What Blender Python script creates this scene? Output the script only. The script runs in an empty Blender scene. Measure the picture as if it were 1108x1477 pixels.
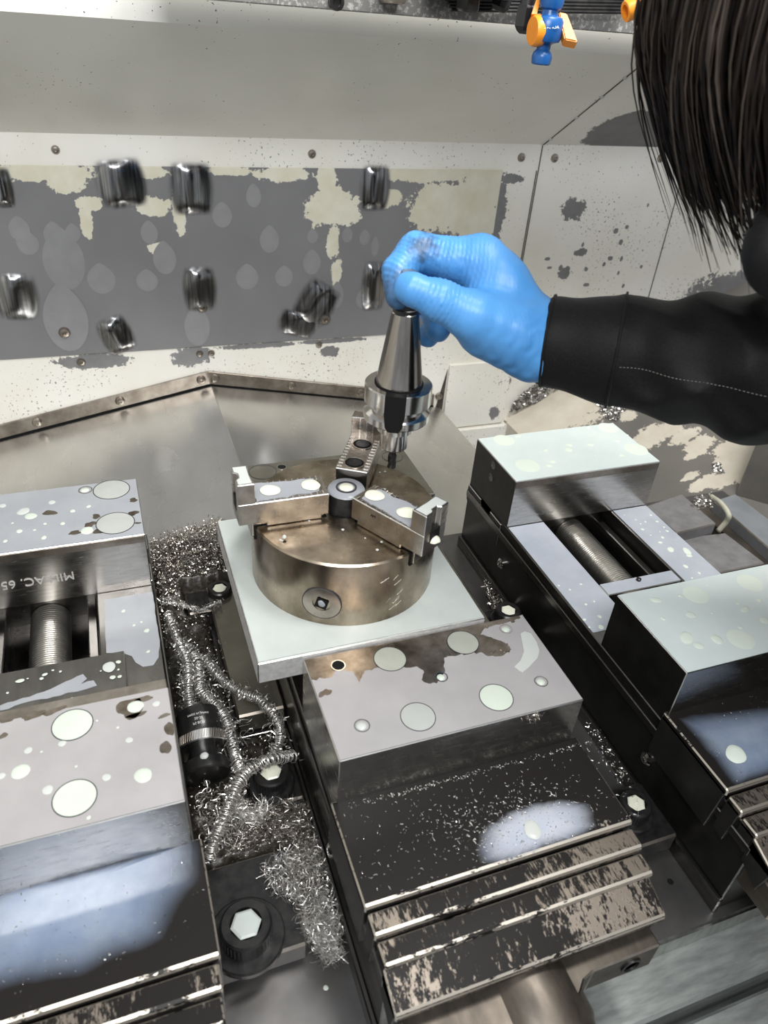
import bpy, bmesh, math, random
import numpy as np
from mathutils import Vector, Matrix, Euler, noise
from mathutils.geometry import tessellate_polygon

random.seed(7); rng = np.random.default_rng(7)
S = bpy.context.scene
COL = S.collection
PI = math.pi

# ---------------------------------------------------------------- camera, world, light, exposure
FPX = 1063.1127
CAM = Vector((-0.0871135, -0.2433662, 0.3510440))
ROT = Euler((0.9625345, -0.0717113, -0.3427707), 'XYZ')
cd = bpy.data.cameras.new('camera'); cam = bpy.data.objects.new('camera', cd); COL.objects.link(cam)
cam.location = CAM; cam.rotation_euler = ROT
cd.sensor_fit = 'HORIZONTAL'; cd.sensor_width = 36; cd.lens = FPX / 1108 * 36
cd.clip_start = 0.01; cd.clip_end = 50
cd.dof.use_dof = True; cd.dof.focus_distance = 0.62; cd.dof.aperture_fstop = cd.lens / 2.2
S.camera = cam

w = bpy.data.worlds.new('world'); S.world = w; w.use_nodes = True
w.node_tree.nodes['Background'].inputs[0].default_value = (0.92, 0.96, 1.0, 1)
w.node_tree.nodes['Background'].inputs[1].default_value = 0.48

def area(name, loc, target, sx, sy, power, color=(1, 1, 1)):
    l = bpy.data.lights.new(name, 'AREA'); l.shape = 'RECTANGLE'; l.size = sx; l.size_y = sy
    l.energy = power; l.color = color
    o = bpy.data.objects.new(name, l); COL.objects.link(o); o.location = loc
    o.rotation_euler = (Vector(target) - Vector(loc)).to_track_quat('-Z', 'Y').to_euler()
    return o
area('machine_work_light', (0.42, 0.05, 0.98), (0.25, 0.45, 0.05), 0.5, 0.18, 14, (1.0, 0.985, 0.95))
area('machine_work_light', (-0.10, -0.55, 0.85), (0.30, 0.60, 0.10), 0.7, 0.25, 12, (0.98, 0.99, 1.0))
S.view_settings.view_transform = 'Standard'; S.view_settings.look = 'None'
S.view_settings.exposure = 0.0; S.view_settings.gamma = 1.0
S.view_settings.use_curve_mapping = False
S.cycles.use_denoising = True
S.cycles.max_bounces = 8

RM = ROT.to_matrix()
def at(u, v, x=None, y=None, z=None, t=None):
    """point of the real scene seen at photo pixel (u, v) on the plane x=, y= or z=, or at depth t"""
    q = RM @ Vector(((u - 554) / FPX, -(v - 738.5) / FPX, -1))
    if x is not None: t = (x - CAM.x) / q.x
    elif y is not None: t = (y - CAM.y) / q.y
    elif z is not None: t = (z - CAM.z) / q.z
    return CAM + q * t

# ---------------------------------------------------------------- materials
def new_mat(name):
    m = bpy.data.materials.new(name); m.use_nodes = True
    nt = m.node_tree; b = nt.nodes['Principled BSDF']
    return m, nt, b
def nd(nt, t, **kw):
    n = nt.nodes.new(t)
    for k, v in kw.items(): setattr(n, k, v)
    return n
def val(sock, v): sock.default_value = v
def coords(nt, scale=(1, 1, 1)):
    tc = nd(nt, 'ShaderNodeTexCoord'); mp = nd(nt, 'ShaderNodeMapping')
    nt.links.new(tc.outputs['Object'], mp.inputs[0]); mp.inputs['Scale'].default_value = scale
    return mp.outputs[0]
def noisetex(nt, vec, scale, detail=4, rough=0.6):
    n = nd(nt, 'ShaderNodeTexNoise'); n.inputs['Scale'].default_value = scale
    n.inputs['Detail'].default_value = detail; n.inputs['Roughness'].default_value = rough
    nt.links.new(vec, n.inputs['Vector']); return n.outputs['Fac']
def ramp(nt, fac, stops):
    r = nd(nt, 'ShaderNodeValToRGB'); e = r.color_ramp.elements
    while len(e) < len(stops): e.new(0.5)
    for i, (p, c) in enumerate(stops):
        e[i].position = p; e[i].color = (c, c, c, 1) if isinstance(c, (int, float)) else (*c, 1)
    nt.links.new(fac, r.inputs[0]); return r.outputs[0]
def mixc(nt, fac, a, b, mode='MIX'):
    m = nd(nt, 'ShaderNodeMix', data_type='RGBA', blend_type=mode)
    for s, v in ((m.inputs[0], fac), (m.inputs[6], a), (m.inputs[7], b)):
        if isinstance(v, (int, float)): s.default_value = v
        elif isinstance(v, tuple): s.default_value = (*v, 1)
        else: nt.links.new(v, s)
    return m.outputs[2]
def mth(nt, op, a, b=0.0, clamp=False):
    m = nd(nt, 'ShaderNodeMath', operation=op, use_clamp=clamp)
    for s, v in ((m.inputs[0], a), (m.inputs[1], b)):
        if isinstance(v, (int, float)): s.default_value = v
        else: nt.links.new(v, s)
    return m.outputs[0]
def bump(nt, b, h, strength, dist=0.001):
    n = nd(nt, 'ShaderNodeBump'); n.inputs['Strength'].default_value = strength
    n.inputs['Distance'].default_value = dist
    nt.links.new(h, n.inputs['Height']); nt.links.new(n.outputs[0], b.inputs['Normal'])

def simple(name, c, rough=0.5, metal=0.0, c2=None, scale=60, stretch=(1, 1, 1), bstr=0.0, rvar=0.0, lo=0.35, hi=0.65, detail=5, coat=0.0, spec=0.5):
    m, nt, b = new_mat(name)
    v = coords(nt, stretch); f = noisetex(nt, v, scale, detail)
    if c2: nt.links.new(ramp(nt, f, [(lo, c), (hi, c2)]), b.inputs['Base Color'])
    else: b.inputs['Base Color'].default_value = (*c, 1)
    b.inputs['Metallic'].default_value = metal; b.inputs['Roughness'].default_value = rough
    if rvar:
        f2 = noisetex(nt, v, scale * 0.6, 4)
        nt.links.new(ramp(nt, f2, [(0.3, max(0.02, rough - rvar)), (0.7, rough + rvar)]), b.inputs['Roughness'])
    if bstr: bump(nt, b, f, bstr, 0.0006)
    b.inputs['Specular IOR Level'].default_value = spec
    if coat: b.inputs['Coat Weight'].default_value = coat; b.inputs['Coat Roughness'].default_value = 0.1
    return m

M = {}
M['ground'] = simple('ground_steel', (0.50, 0.485, 0.46), 0.24, 1, (0.62, 0.60, 0.57), 90, (1, 1, 6), 0.05, 0.06)
M['wornsteel'] = simple('worn_steel', (0.26, 0.225, 0.19), 0.34, 1, (0.46, 0.41, 0.36), 45, (1, 1, 1), 0.08, 0.09)
M['bed'] = simple('bed_steel', (0.13, 0.124, 0.118), 0.3, 1, (0.22, 0.21, 0.20), 40, (1, 0.3, 3), 0.06, 0.06)
M['baretop'] = simple('bare_stained_steel', (0.19, 0.155, 0.12), 0.32, 1, (0.40, 0.345, 0.29), 70, (1, 1, 1), 0.05, 0.08)
M['chuck'] = simple('chuck_steel', (0.17, 0.138, 0.10), 0.28, 1, (0.52, 0.44, 0.345), 38, (1, 1, 0.6), 0.12, 0.09, 0.32, 0.68, 12)
M['jaw'] = simple('jaw_steel', (0.33, 0.29, 0.255), 0.28, 1, (0.52, 0.475, 0.43), 60, (1, 1, 1), 0.06, 0.07)
M['polished'] = simple('polished_steel', (0.50, 0.475, 0.45), 0.16, 1, (0.64, 0.615, 0.59), 50, (1, 1, 0.15), 0.02, 0.04)
M['bright'] = simple('bright_steel', (0.7, 0.69, 0.67), 0.25, 1, (0.8, 0.79, 0.77), 80, bstr=0.1)
M['black'] = simple('black_oxide', (0.018, 0.018, 0.019), 0.28, 0.55, (0.04, 0.038, 0.036), 120, bstr=0.08)
M['void'] = simple('dark_recess', (0.008, 0.008, 0.008), 0.6, spec=0.12)
M['sawn'] = simple('sawn_plate_edge', (0.62, 0.61, 0.60), 0.42, 0.6, (0.8, 0.79, 0.78), 220, bstr=0.5)
M['dark_mirror_side'] = simple('steel_dark_reflection', (0.03, 0.029, 0.027), 0.34, 0.8, (0.05, 0.048, 0.045), 40, bstr=0.04)  # ground steel with its dark reflection put into the colour
M['thread'] = simple('bright_thread', (0.55, 0.53, 0.50), 0.3, 1, (0.66, 0.64, 0.61), 40)
M['sheet'] = simple('stainless_sheet', (0.50, 0.485, 0.455), 0.27, 0.9, (0.62, 0.605, 0.57), 14, (1, 0.5, 1), 0.03, 0.06, 0.3, 0.7)
M['olive'] = simple('oily_flange', (0.14, 0.13, 0.105), 0.24, 0.7, (0.22, 0.205, 0.165), 30, bstr=0.03, coat=0.5)
M['subplate'] = simple('subplate_steel', (0.13, 0.125, 0.12), 0.36, 0.85, (0.24, 0.23, 0.225), 12, bstr=0.05, rvar=0.1)
M['milled'] = simple('milled_edge', (0.42, 0.43, 0.40), 0.3, 1, (0.62, 0.63, 0.60), 160, (1, 1, 0.2), 0.15)
M['table'] = simple('table_iron', (0.24, 0.255, 0.245), 0.45, 0.6, (0.38, 0.40, 0.385), 90, (0.4, 2, 2), 0.15, 0.1)
M['rustplate'] = simple('brown_cast_plate', (0.055, 0.047, 0.039), 0.42, 0.7, (0.13, 0.11, 0.09), 60, (1, 0.4, 1), 0.12, 0.1)
M['blue_plastic'] = simple('blue_plastic', (0.008, 0.075, 0.26), 0.3, 0, (0.012, 0.10, 0.32), 30)
M['orange_plastic'] = simple('orange_plastic', (0.85, 0.27, 0.015), 0.38, 0, (0.92, 0.33, 0.03), 30)
M['black_plastic'] = simple('black_plastic', (0.012, 0.012, 0.014), 0.3, 0, (0.02, 0.02, 0.022), 60)
M['hose'] = simple('cream_hose', (0.42, 0.41, 0.33), 0.5, 0, (0.5, 0.49, 0.4), 80)
M['skin'] = simple('skin', (0.55, 0.33, 0.24), 0.5, 0, (0.6, 0.37, 0.27), 30)
M['eye'] = simple('eye_white', (0.75, 0.74, 0.72), 0.2)
M['print'] = simple('white_print', (0.55, 0.55, 0.53), 0.5)
M['engraved'] = simple('engraved_mark', (0.50, 0.48, 0.46), 0.6, 0.2)
M['darkgroove'] = simple('dark_line', (0.03, 0.03, 0.035), 0.5)
M['blockgrey'] = simple('grey_block_steel', (0.22, 0.215, 0.215), 0.42, 0.5, (0.30, 0.295, 0.30), 70, bstr=0.1)
M['bluestrip'] = simple('wet_steel_strip', (0.26, 0.28, 0.30), 0.3, 0.4, (0.32, 0.34, 0.37), 40)
M['grey_side'] = simple('grey_bare_panel', (0.20, 0.19, 0.18), 0.45, 0.3, (0.25, 0.24, 0.225), 25, bstr=0.03)
M['spindle'] = simple('spindle_face', (0.20, 0.195, 0.185), 0.35, 0.4, (0.42, 0.41, 0.39), 330, bstr=0.3, lo=0.52, hi=0.66, detail=2)

def film_mat(name, c, c2, rough=0.22, scale=25):
    m, nt, b = new_mat(name)
    v = coords(nt); f = noisetex(nt, v, scale, 6)
    nt.links.new(ramp(nt, f, [(0.3, c), (0.72, c2)]), b.inputs['Base Color'])
    b.inputs['Roughness'].default_value = rough; b.inputs['IOR'].default_value = 1.34
    return m
M['film_mint'] = film_mat('milky_coolant_film_pale', (0.55, 0.62, 0.61), (0.62, 0.68, 0.66))
M['film_grey'] = film_mat('milky_coolant_film', (0.29, 0.278, 0.278), (0.35, 0.335, 0.335))
M['film_left'] = film_mat('milky_coolant_film_cool', (0.26, 0.27, 0.29), (0.315, 0.325, 0.345))
M['film_rail'] = film_mat('milky_coolant_film_blue', (0.34, 0.37, 0.42), (0.44, 0.46, 0.51))
M['film_plate'] = film_mat('milky_coolant_film_plate', (0.42, 0.455, 0.435), (0.50, 0.53, 0.51))
M['drop'] = film_mat('coolant_drop', (0.47, 0.52, 0.45), (0.55, 0.595, 0.52), 0.18)
M['dropbright'] = film_mat('coolant_drop_bright', (0.62, 0.69, 0.61), (0.68, 0.74, 0.66), 0.2)
M['taper'] = simple('ground_taper', (0.26, 0.24, 0.22), 0.15, 1, (0.46, 0.43, 0.40), 60, (2, 2, 0.05), 0.02, 0.04)
M['droppale'] = film_mat('coolant_drop_pale', (0.44, 0.46, 0.44), (0.50, 0.515, 0.49), 0.22)
M['plugtan'] = film_mat('coolant_fill_olive', (0.30, 0.31, 0.27), (0.34, 0.35, 0.30), 0.25, 90)
M['film_plug'] = film_mat('coolant_fill_grey', (0.33, 0.345, 0.325), (0.39, 0.40, 0.38), 0.2)
M['cream'] = film_mat('coolant_fill_cream', (0.66, 0.66, 0.54), (0.72, 0.72, 0.60), 0.15)

# fading bluish pool: real density attribute, thin at its shore
def pool_mat(name, c, c2):
    m, nt, b = new_mat(name)
    v = coords(nt); f = noisetex(nt, v, 40, 5)
    nt.links.new(ramp(nt, f, [(0.3, c), (0.7, c2)]), b.inputs['Base Color'])
    b.inputs['Roughness'].default_value = 0.12
    a = nd(nt, 'ShaderNodeAttribute'); a.attribute_name = 'film_depth'
    nt.links.new(a.outputs['Fac'], b.inputs['Alpha'])
    return m
M['pool'] = pool_mat('bluish_coolant_pool', (0.15, 0.195, 0.29), (0.24, 0.285, 0.36))
M['poolwhite'] = pool_mat('bluish_white_coolant_pool', (0.33, 0.37, 0.46), (0.45, 0.47, 0.52))

# black paint scraped to metal
def scraped(name, thr, fine=600, stretch=(1, 1, 1), metal_c=(0.42, 0.37, 0.31), wide=0.5):
    m, nt, b = new_mat(name)
    v = coords(nt, stretch)
    f1 = noisetex(nt, v, fine, 4, 0.75); f3 = noisetex(nt, v, fine * .22, 3, 0.6); f2 = noisetex(nt, coords(nt), 16, 4, 0.65)
    s = mth(nt, 'ADD', mth(nt, 'ADD', mth(nt, 'MULTIPLY', f1, 0.5), mth(nt, 'MULTIPLY', f3, 0.3)), mth(nt, 'MULTIPLY', f2, wide))
    k = ramp(nt, s, [(thr, 0.0), (thr + 0.03, 1.0)])
    nt.links.new(mixc(nt, k, (0.012, 0.0105, 0.0095), metal_c), b.inputs['Base Color'])
    nt.links.new(mth(nt, 'MULTIPLY', k, 0.85), b.inputs['Metallic'])
    nt.links.new(ramp(nt, k, [(0, 0.4), (1, 0.42)]), b.inputs['Roughness']); b.inputs['Specular IOR Level'].default_value = 0.16
    bump(nt, b, mth(nt, 'MULTIPLY', k, -1.0), 0.3, 0.0003)
    return m
M['cover'] = scraped('scraped_black_cover', 0.80)
M['coverstep'] = scraped('scraped_black_step', 0.665, 620, (1, 0.22, 1), (0.24, 0.205, 0.17))
M['coveredge'] = scraped('rubbed_cover_edge', 0.57, 420, (0.4, 1, 1), (0.55, 0.50, 0.43))
M['coverblack'] = simple('black_cover_side', (0.008, 0.008, 0.008), 0.4, 0, (0.014, 0.013, 0.012), 80, bstr=0.05)

# painted wall: blobs = (x, z, rx, rz) where the paint is gone (plane given by two object axes)
def painted(name, paint, paint2, bare, bare2, blobs, ax=('X', 'Z'), nscale=22, amp=1.1, specks=0.0, metal=0.35, invert=False, rough=0.4, bare_rough=0.38, grain=0.9):
    m, nt, b = new_mat(name)
    tc = nd(nt, 'ShaderNodeTexCoord'); sp = nd(nt, 'ShaderNodeSeparateXYZ')
    nt.links.new(tc.outputs['Object'], sp.inputs[0])
    acc = None
    for (cx, cz, rx, rz) in blobs:
        dx = mth(nt, 'MULTIPLY', mth(nt, 'SUBTRACT', sp.outputs[ax[0]], cx), 1 / rx)
        dz = mth(nt, 'MULTIPLY', mth(nt, 'SUBTRACT', sp.outputs[ax[1]], cz), 1 / rz)
        d = mth(nt, 'SQRT', mth(nt, 'ADD', mth(nt, 'MULTIPLY', dx, dx), mth(nt, 'MULTIPLY', dz, dz)))
        acc = d if acc is None else mth(nt, 'MINIMUM', acc, d)
    n1 = noisetex(nt, tc.outputs['Object'], nscale, 8, 0.72)
    tot = None
    if acc is not None:
        n2 = noisetex(nt, tc.outputs['Object'], 150, 3, 0.7)
        tot = mth(nt, 'ADD', mth(nt, 'ADD', acc, mth(nt, 'MULTIPLY', mth(nt, 'SUBTRACT', n1, 0.5), amp * 2)), mth(nt, 'MULTIPLY', mth(nt, 'SUBTRACT', n2, 0.5), grain))
        k = ramp(nt, tot, [(0.98, 1.0), (1.02, 0.0)])
    else:
        vv = nd(nt, 'ShaderNodeValue'); vv.outputs[0].default_value = 0; k = vv.outputs[0]
    if invert: k = mth(nt, 'SUBTRACT', 1.0, k)
    if specks:
        f = noisetex(nt, tc.outputs['Object'], 300, 2, 0.5)
        f2 = noisetex(nt, tc.outputs['Object'], 9, 2, 0.5)
        kk = ramp(nt, mth(nt, 'ADD', f, mth(nt, 'MULTIPLY', f2, 0.28)), [(specks, 0.0), (specks + 0.02, 1.0)])
        k = mth(nt, 'MAXIMUM', k, kk)
    big = noisetex(nt, tc.outputs['Object'], 5, 4)
    pc = ramp(nt, big, [(0.35, paint), (0.65, paint2)])
    bc = ramp(nt, noisetex(nt, tc.outputs['Object'], 35, 5), [(0.3, bare), (0.7, bare2)])
    nt.links.new(mixc(nt, k, pc, bc), b.inputs['Base Color'])
    nt.links.new(mth(nt, 'MULTIPLY', k, metal), b.inputs['Metallic'])
    nt.links.new(ramp(nt, k, [(0, rough), (1, bare_rough)]), b.inputs['Roughness'])
    bump(nt, b, mth(nt, 'MULTIPLY', k, -1.0), 0.25, 0.0006)
    return m

# ---------------------------------------------------------------- mesh helpers
def link(name, me, mats=None, parent=None):
    o = bpy.data.objects.new(name, me); COL.objects.link(o)
    for m in (mats if isinstance(mats, (list, tuple)) else [mats] if mats else []): me.materials.append(M[m] if isinstance(m, str) else m)
    if parent is not None:
        o.parent = parent
        r = parent
        mw = Matrix.Identity(4)
        while r is not None:
            mw = Matrix.LocRotScale(r.location, r.rotation_euler, r.scale) @ mw if r.parent is None else mw
            r = r.parent
        o.matrix_parent_inverse = mw.inverted() if parent.parent is None else Matrix.Identity(4)
    return o
def obj(name, bm, mats, parent=None, smooth=False, ang=None):
    me = bpy.data.meshes.new(name); bm.normal_update(); bm.to_mesh(me); bm.free()
    if smooth:
        for p in me.polygons: p.use_smooth = True
        if ang: me.set_sharp_from_angle(angle=math.radians(ang))
    return link(name, me, mats, parent)
def raw(name, V, F, mats, parent=None, smooth=False, ang=None):
    me = bpy.data.meshes.new(name); me.from_pydata([tuple(v) for v in V], [], F); me.update()
    if smooth:
        for p in me.polygons: p.use_smooth = True
        if ang: me.set_sharp_from_angle(angle=math.radians(ang))
    return link(name, me, mats, parent)
def thing(name, label, cat, loc=(0, 0, 0), group=None):
    o = bpy.data.objects.new(name, None); COL.objects.link(o); o.location = loc; o.empty_display_size = 0.02
    o['label'] = label; o['category'] = cat
    if group: o['group'] = group
    return o
def tag(o, label=None, cat=None, group=None, kind=None):
    if label: o['label'] = label
    if cat: o['category'] = cat
    if group: o['group'] = group
    if kind: o['kind'] = kind
    return o
def B(): return bmesh.new()
def box(bm, x0, x1, y0, y1, z0, z1, bev=0.0, mi=0, bevmat=-1, seg=1):
    vs = [bm.verts.new(p) for p in ((x0, y0, z0), (x1, y0, z0), (x1, y1, z0), (x0, y1, z0), (x0, y0, z1), (x1, y0, z1), (x1, y1, z1), (x0, y1, z1))]
    fs = [bm.faces.new([vs[i] for i in f]) for f in ((3, 2, 1, 0), (4, 5, 6, 7), (0, 1, 5, 4), (1, 2, 6, 5), (2, 3, 7, 6), (3, 0, 4, 7))]
    for f in fs: f.material_index = mi
    if bev:
        es = list({e for f in fs for e in f.edges})
        bmesh.ops.bevel(bm, geom=es, offset=bev, segments=seg, affect='EDGES', material=bevmat, clamp_overlap=True)
    return vs
def prism(bm, poly, lo, hi, axis='x', bev=0.0, mi=0, bevmat=-1):
    """extrude a 2-D outline; axis x: poly=(y,z); y: (x,z); z: (x,y)"""
    def P(a, b, t): return (t, a, b) if axis == 'x' else (a, t, b) if axis == 'y' else (a, b, t)
    n = len(poly)
    A = [bm.verts.new(P(a, b, lo)) for a, b in poly]; C = [bm.verts.new(P(a, b, hi)) for a, b in poly]
    fs = [bm.faces.new(A), bm.faces.new(list(reversed(C)))]
    for i in range(n):
        j = (i + 1) % n; fs.append(bm.faces.new((A[j], A[i], C[i], C[j])))
    for f in fs: f.material_index = mi
    bmesh.ops.recalc_face_normals(bm, faces=fs)
    if bev:
        es = list({e for f in fs for e in f.edges})
        bmesh.ops.bevel(bm, geom=es, offset=bev, segments=1, affect='EDGES', material=bevmat, clamp_overlap=True)
def lathe(bm, prof, c=(0, 0, 0), seg=40, axis=(0, 0, 1), mi=0, cap=True):
    """prof = [(r, h)] along axis from c"""
    ax = Vector(axis).normalized(); q = Vector((0, 0, 1)).rotation_difference(ax); c = Vector(c)
    rings = []
    for r, h in prof:
        if r < 1e-7: rings.append([bm.verts.new(c + q @ Vector((0, 0, h)))])
        else: rings.append([bm.verts.new(c + q @ Vector((r * math.cos(2 * PI * i / seg), r * math.sin(2 * PI * i / seg), h))) for i in range(seg)])
    fs = []
    for a, b in zip(rings, rings[1:]):
        for i in range(seg):
            j = (i + 1) % seg
            if len(a) == 1 and len(b) == 1: continue
            if len(a) == 1: fs.append(bm.faces.new((a[0], b[j], b[i])))
            elif len(b) == 1: fs.append(bm.faces.new((a[i], a[j], b[0])))
            else: fs.append(bm.faces.new((a[i], a[j], b[j], b[i])))
    if cap:
        if len(rings[0]) > 1: fs.append(bm.faces.new(list(reversed(rings[0]))))
        if len(rings[-1]) > 1: fs.append(bm.faces.new(rings[-1]))
    for f in fs: f.material_index = mi
    bmesh.ops.recalc_face_normals(bm, faces=fs)
    return fs
def tube(bm, pts, r, seg=8, mi=0):
    pts = [Vector(p) for p in pts]; n = len(pts); up = None; rings = []
    for i, p in enumerate(pts):
        d = (pts[min(i + 1, n - 1)] - pts[max(i - 1, 0)]).normalized()
        if up is None: up = d.orthogonal().normalized()
        up = (up - d * up.dot(d)).normalized(); s = d.cross(up)
        rr = r[i] if isinstance(r, (list, tuple)) else r
        rings.append([bm.verts.new(p + (up * math.cos(2 * PI * k / seg) + s * math.sin(2 * PI * k / seg)) * rr) for k in range(seg)])
    for a, b in zip(rings, rings[1:]):
        for k in range(seg):
            j = (k + 1) % seg; bm.faces.new((a[k], a[j], b[j], b[k])).material_index = mi
    bm.faces.new(list(reversed(rings[0]))); bm.faces.new(rings[-1])
def spline(pts, n):
    pts = [Vector(p) for p in pts]; P = [pts[0] * 2 - pts[1]] + pts + [pts[-1] * 2 - pts[-2]]; out = []
    m = len(pts) - 1
    for i in range(n + 1):
        t = i / n * m; k = min(int(t), m - 1); t -= k
        a, b, c, d = P[k:k + 4]
        out.append(0.5 * ((2 * b) + (c - a) * t + (2 * a - 5 * b + 4 * c - d) * t * t + (3 * b - a - 3 * c + d) * t ** 3))
    return out

def fray(pts, step=0.004, amp=0.0008, keep=None):
    """subdivide a closed outline and roughen it"""
    out = []; n = len(pts)
    for i in range(n):
        a, b = Vector(pts[i]), Vector(pts[(i + 1) % n]); L = (b - a).length; k = max(1, int(L / step))
        straight = keep and keep(a, b)
        for j in range(k):
            p = a.lerp(b, j / k)
            if not straight and j: p += Vector((random.gauss(0, amp), random.gauss(0, amp), 0))
            out.append(p)
    return out
def film(name, pts, mat, parent=None, th=0.0004, holes=()):
    """thin sheet of liquid on a horizontal surface with its own edge; holes become dry patches on it"""
    for h in holes:
        hv = [Vector(p) + Vector((0, 0, th + 0.00012)) for p in h]
        bmh = bmesh.new(); f = bmh.faces.new([bmh.verts.new(p) for p in hv]); f.normal_update()
        if f.normal.z < 0: f.normal_flip()
        e = bmesh.ops.extrude_face_region(bmh, geom=[f]); bmesh.ops.translate(bmh, verts=[q for q in e['geom'] if isinstance(q, bmesh.types.BMVert)], vec=(0, 0, -th))
        obj('dry_patch', bmh, 'baretop', parent)
    loops = [[Vector(p) for p in pts]]
    tris = tessellate_polygon(loops)
    flat = [p for l in loops for p in l]; n = len(flat)
    V = [p + Vector((0, 0, th)) for p in flat] + [p - Vector((0, 0, 0.00005)) for p in flat]
    F = []
    for t in tris:
        a, b, c = (flat[i] for i in t)
        F.append(tuple(t) if (b - a).cross(c - a).z > 0 else tuple(reversed(t)))
    k = 0
    for l in loops:
        for i in range(len(l)):
            j = (i + 1) % len(l); F.append((k + i, k + j, n + k + j, n + k + i))
        k += len(l)
    return raw(name, V, F, mat, parent)
def blob(cx, cy, z, r, asp=1.0, ang=0.0, n=22, rough=0.08):
    ph = [random.uniform(0, 6.28) for _ in range(3)]
    out = []
    for i in range(n):
        a = 2 * PI * i / n; k = 1 + rough * (math.sin(2 * a + ph[0]) + 0.6 * math.sin(3 * a + ph[1]) + 0.4 * math.sin(5 * a + ph[2]))
        x, y = r * k * math.cos(a), r * asp * k * math.sin(a)
        out.append(Vector((cx + x * math.cos(ang) - y * math.sin(ang), cy + x * math.sin(ang) + y * math.cos(ang), z)))
    return out
def dome(bm, c, r, h, asp=1.0, ang=0.0, n=14, rough=0.05, mi=0):
    base = blob(c[0], c[1], c[2], r, asp, ang, n, rough); ctr = Vector(c); prev = None
    for s, hh in ((1.0, 0.0), (0.86, 0.55), (0.5, 0.92)):
        ring = [bm.verts.new(ctr + (p - ctr) * s + Vector((0, 0, hh * h))) for p in base]
        if prev:
            for i in range(n): bm.faces.new((prev[i], prev[(i + 1) % n], ring[(i + 1) % n], ring[i])).material_index = mi
        prev = ring
    t = bm.verts.new(ctr + Vector((0, 0, h)))
    for i in range(n): bm.faces.new((prev[i], prev[(i + 1) % n], t)).material_index = mi
def drops(parent, plist, z, lift=0.0004, mat='drop', x=None):
    """plist in photo pixels (u, v, horizontal radius): big ones each their own part, tiny ones joined"""
    small = B(); any_s = False
    for it in plist:
        u, v, rp = it[:3]; asp = it[3] if len(it) > 3 else random.uniform(0.8, 1.1); mm = it[4] if len(it) > 4 else mat
        p = at(u, v, z=z); t = (p - CAM) @ (RM @ Vector((0, 0, -1)))
        r = rp * t / FPX * 1.0
        c = (p.x, p.y, z + lift)
        if rp >= 5:
            bm = B(); dome(bm, c, r, min(0.0012, r * 0.12), asp, random.uniform(0, 3), 20, 0.05)
            obj('coolant_drop', bm, mm, parent, True)
        else:
            dome(small, c, r, min(0.0009, r * 0.2), asp, random.uniform(0, 3), 10, 0.08); any_s = True
    if any_s: tag(obj('coolant_droplets', small, mat, parent, True), kind='stuff')
    else: small.free()
def plug(parent, u, v, rp, z, lift=0.0005, mat='drop', name='counterbore'):
    """round counterbore in the block, brim-full of coolant: dark rim and liquid disc"""
    p = at(u, v, z=z); t = (p - CAM) @ (RM @ Vector((0, 0, -1))); r = rp * t / FPX
    bm = B(); lathe(bm, [(r * 1.0, -0.0004), (r * 1.0, lift + 0.0001), (r * 0.955, lift + 0.0001), (r * 0.95, -0.0002)], (p.x, p.y, z), 40, cap=False)
    o = obj(name, bm, 'darkgroove', parent, True, 40)
    bm = B(); lathe(bm, [(r * 0.955, -0.0003), (r * 0.955, lift), (r * 0.8, lift + 0.0003), (0, lift + 0.0004)], (p.x, p.y, z), 40, cap=False)
    obj('coolant_fill', bm, mat, o, True, 60)
def bolthole(parent, u, v, rp, z, fill=None, lift=0.0005):
    p = at(u, v, z=z); t = (p - CAM) @ (RM @ Vector((0, 0, -1))); r = rp * t / FPX
    bm = B()
    lathe(bm, [(r * 1.08, 0), (r * 1.08, lift + 0.0002), (r * 0.9, lift + 0.0002), (r * 0.86, -0.0003)], (p.x, p.y, z), 28, cap=False)
    o = obj('bolt_hole', bm, 'ground', parent, True, 40)
    bm = B(); lathe(bm, [(r * 0.9, lift * 0.6), (0, lift * 0.6)], (p.x, p.y, z), 28, cap=False)
    obj('bore', bm, 'void', o)
    if fill:
        bm = B(); lathe(bm, [(r * 0.66, lift), (r * 0.5, lift + 0.0006), (0, lift + 0.0008)], (p.x - r * 0.08, p.y - r * 0.05, z), 20, cap=False)
        obj('coolant_fill', bm, fill, o, True)
def pool(name, ctr, outline, mat, parent, th=0.0006):
    """liquid pool thinning to nothing at its shore"""
    ctr = Vector(ctr); n = len(outline); V = []; F = []; D = []
    for s, d in ((1.0, 0.0), (0.93, 0.16), (0.84, 0.42), (0.72, 0.70), (0.55, 0.90), (0.3, 1.0)):
        for p in outline: V.append(ctr + (Vector(p) - ctr) * s + Vector((0, 0, th * (0.3 + 0.7 * d)))); D.append(d)
    for k in range(5):
        for i in range(n):
            j = (i + 1) % n; F.append((k * n + i, k * n + j, (k + 1) * n + j, (k + 1) * n + i))
    V.append(ctr + Vector((0, 0, th))); D.append(1.0)
    for i in range(n): F.append((5 * n + i, 5 * n + (i + 1) % n, 6 * n))
    o = raw(name, V, F, mat, parent, True)
    a = o.data.attributes.new('film_depth', 'FLOAT', 'POINT'); a.data.foreach_set('value', D)
    return o
def text(name, s, size, loc, rot, mat, parent, th=0.0002, shear=0.0, spacing=1.0):
    c = bpy.data.curves.new(name, 'FONT'); c.body = s; c.size = size; c.extrude = th; c.align_x = 'CENTER'; c.align_y = 'CENTER'; c.space_character = spacing
    t = bpy.data.objects.new(name, c); COL.objects.link(t)
    dg = bpy.context.evaluated_depsgraph_get(); me = bpy.data.meshes.new_from_object(t.evaluated_get(dg))
    bpy.data.objects.remove(t); 
    me.transform(Matrix.LocRotScale(Vector(loc), Euler(rot), None)); me.materials.clear()
    return link(name, me, mat, parent)
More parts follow.
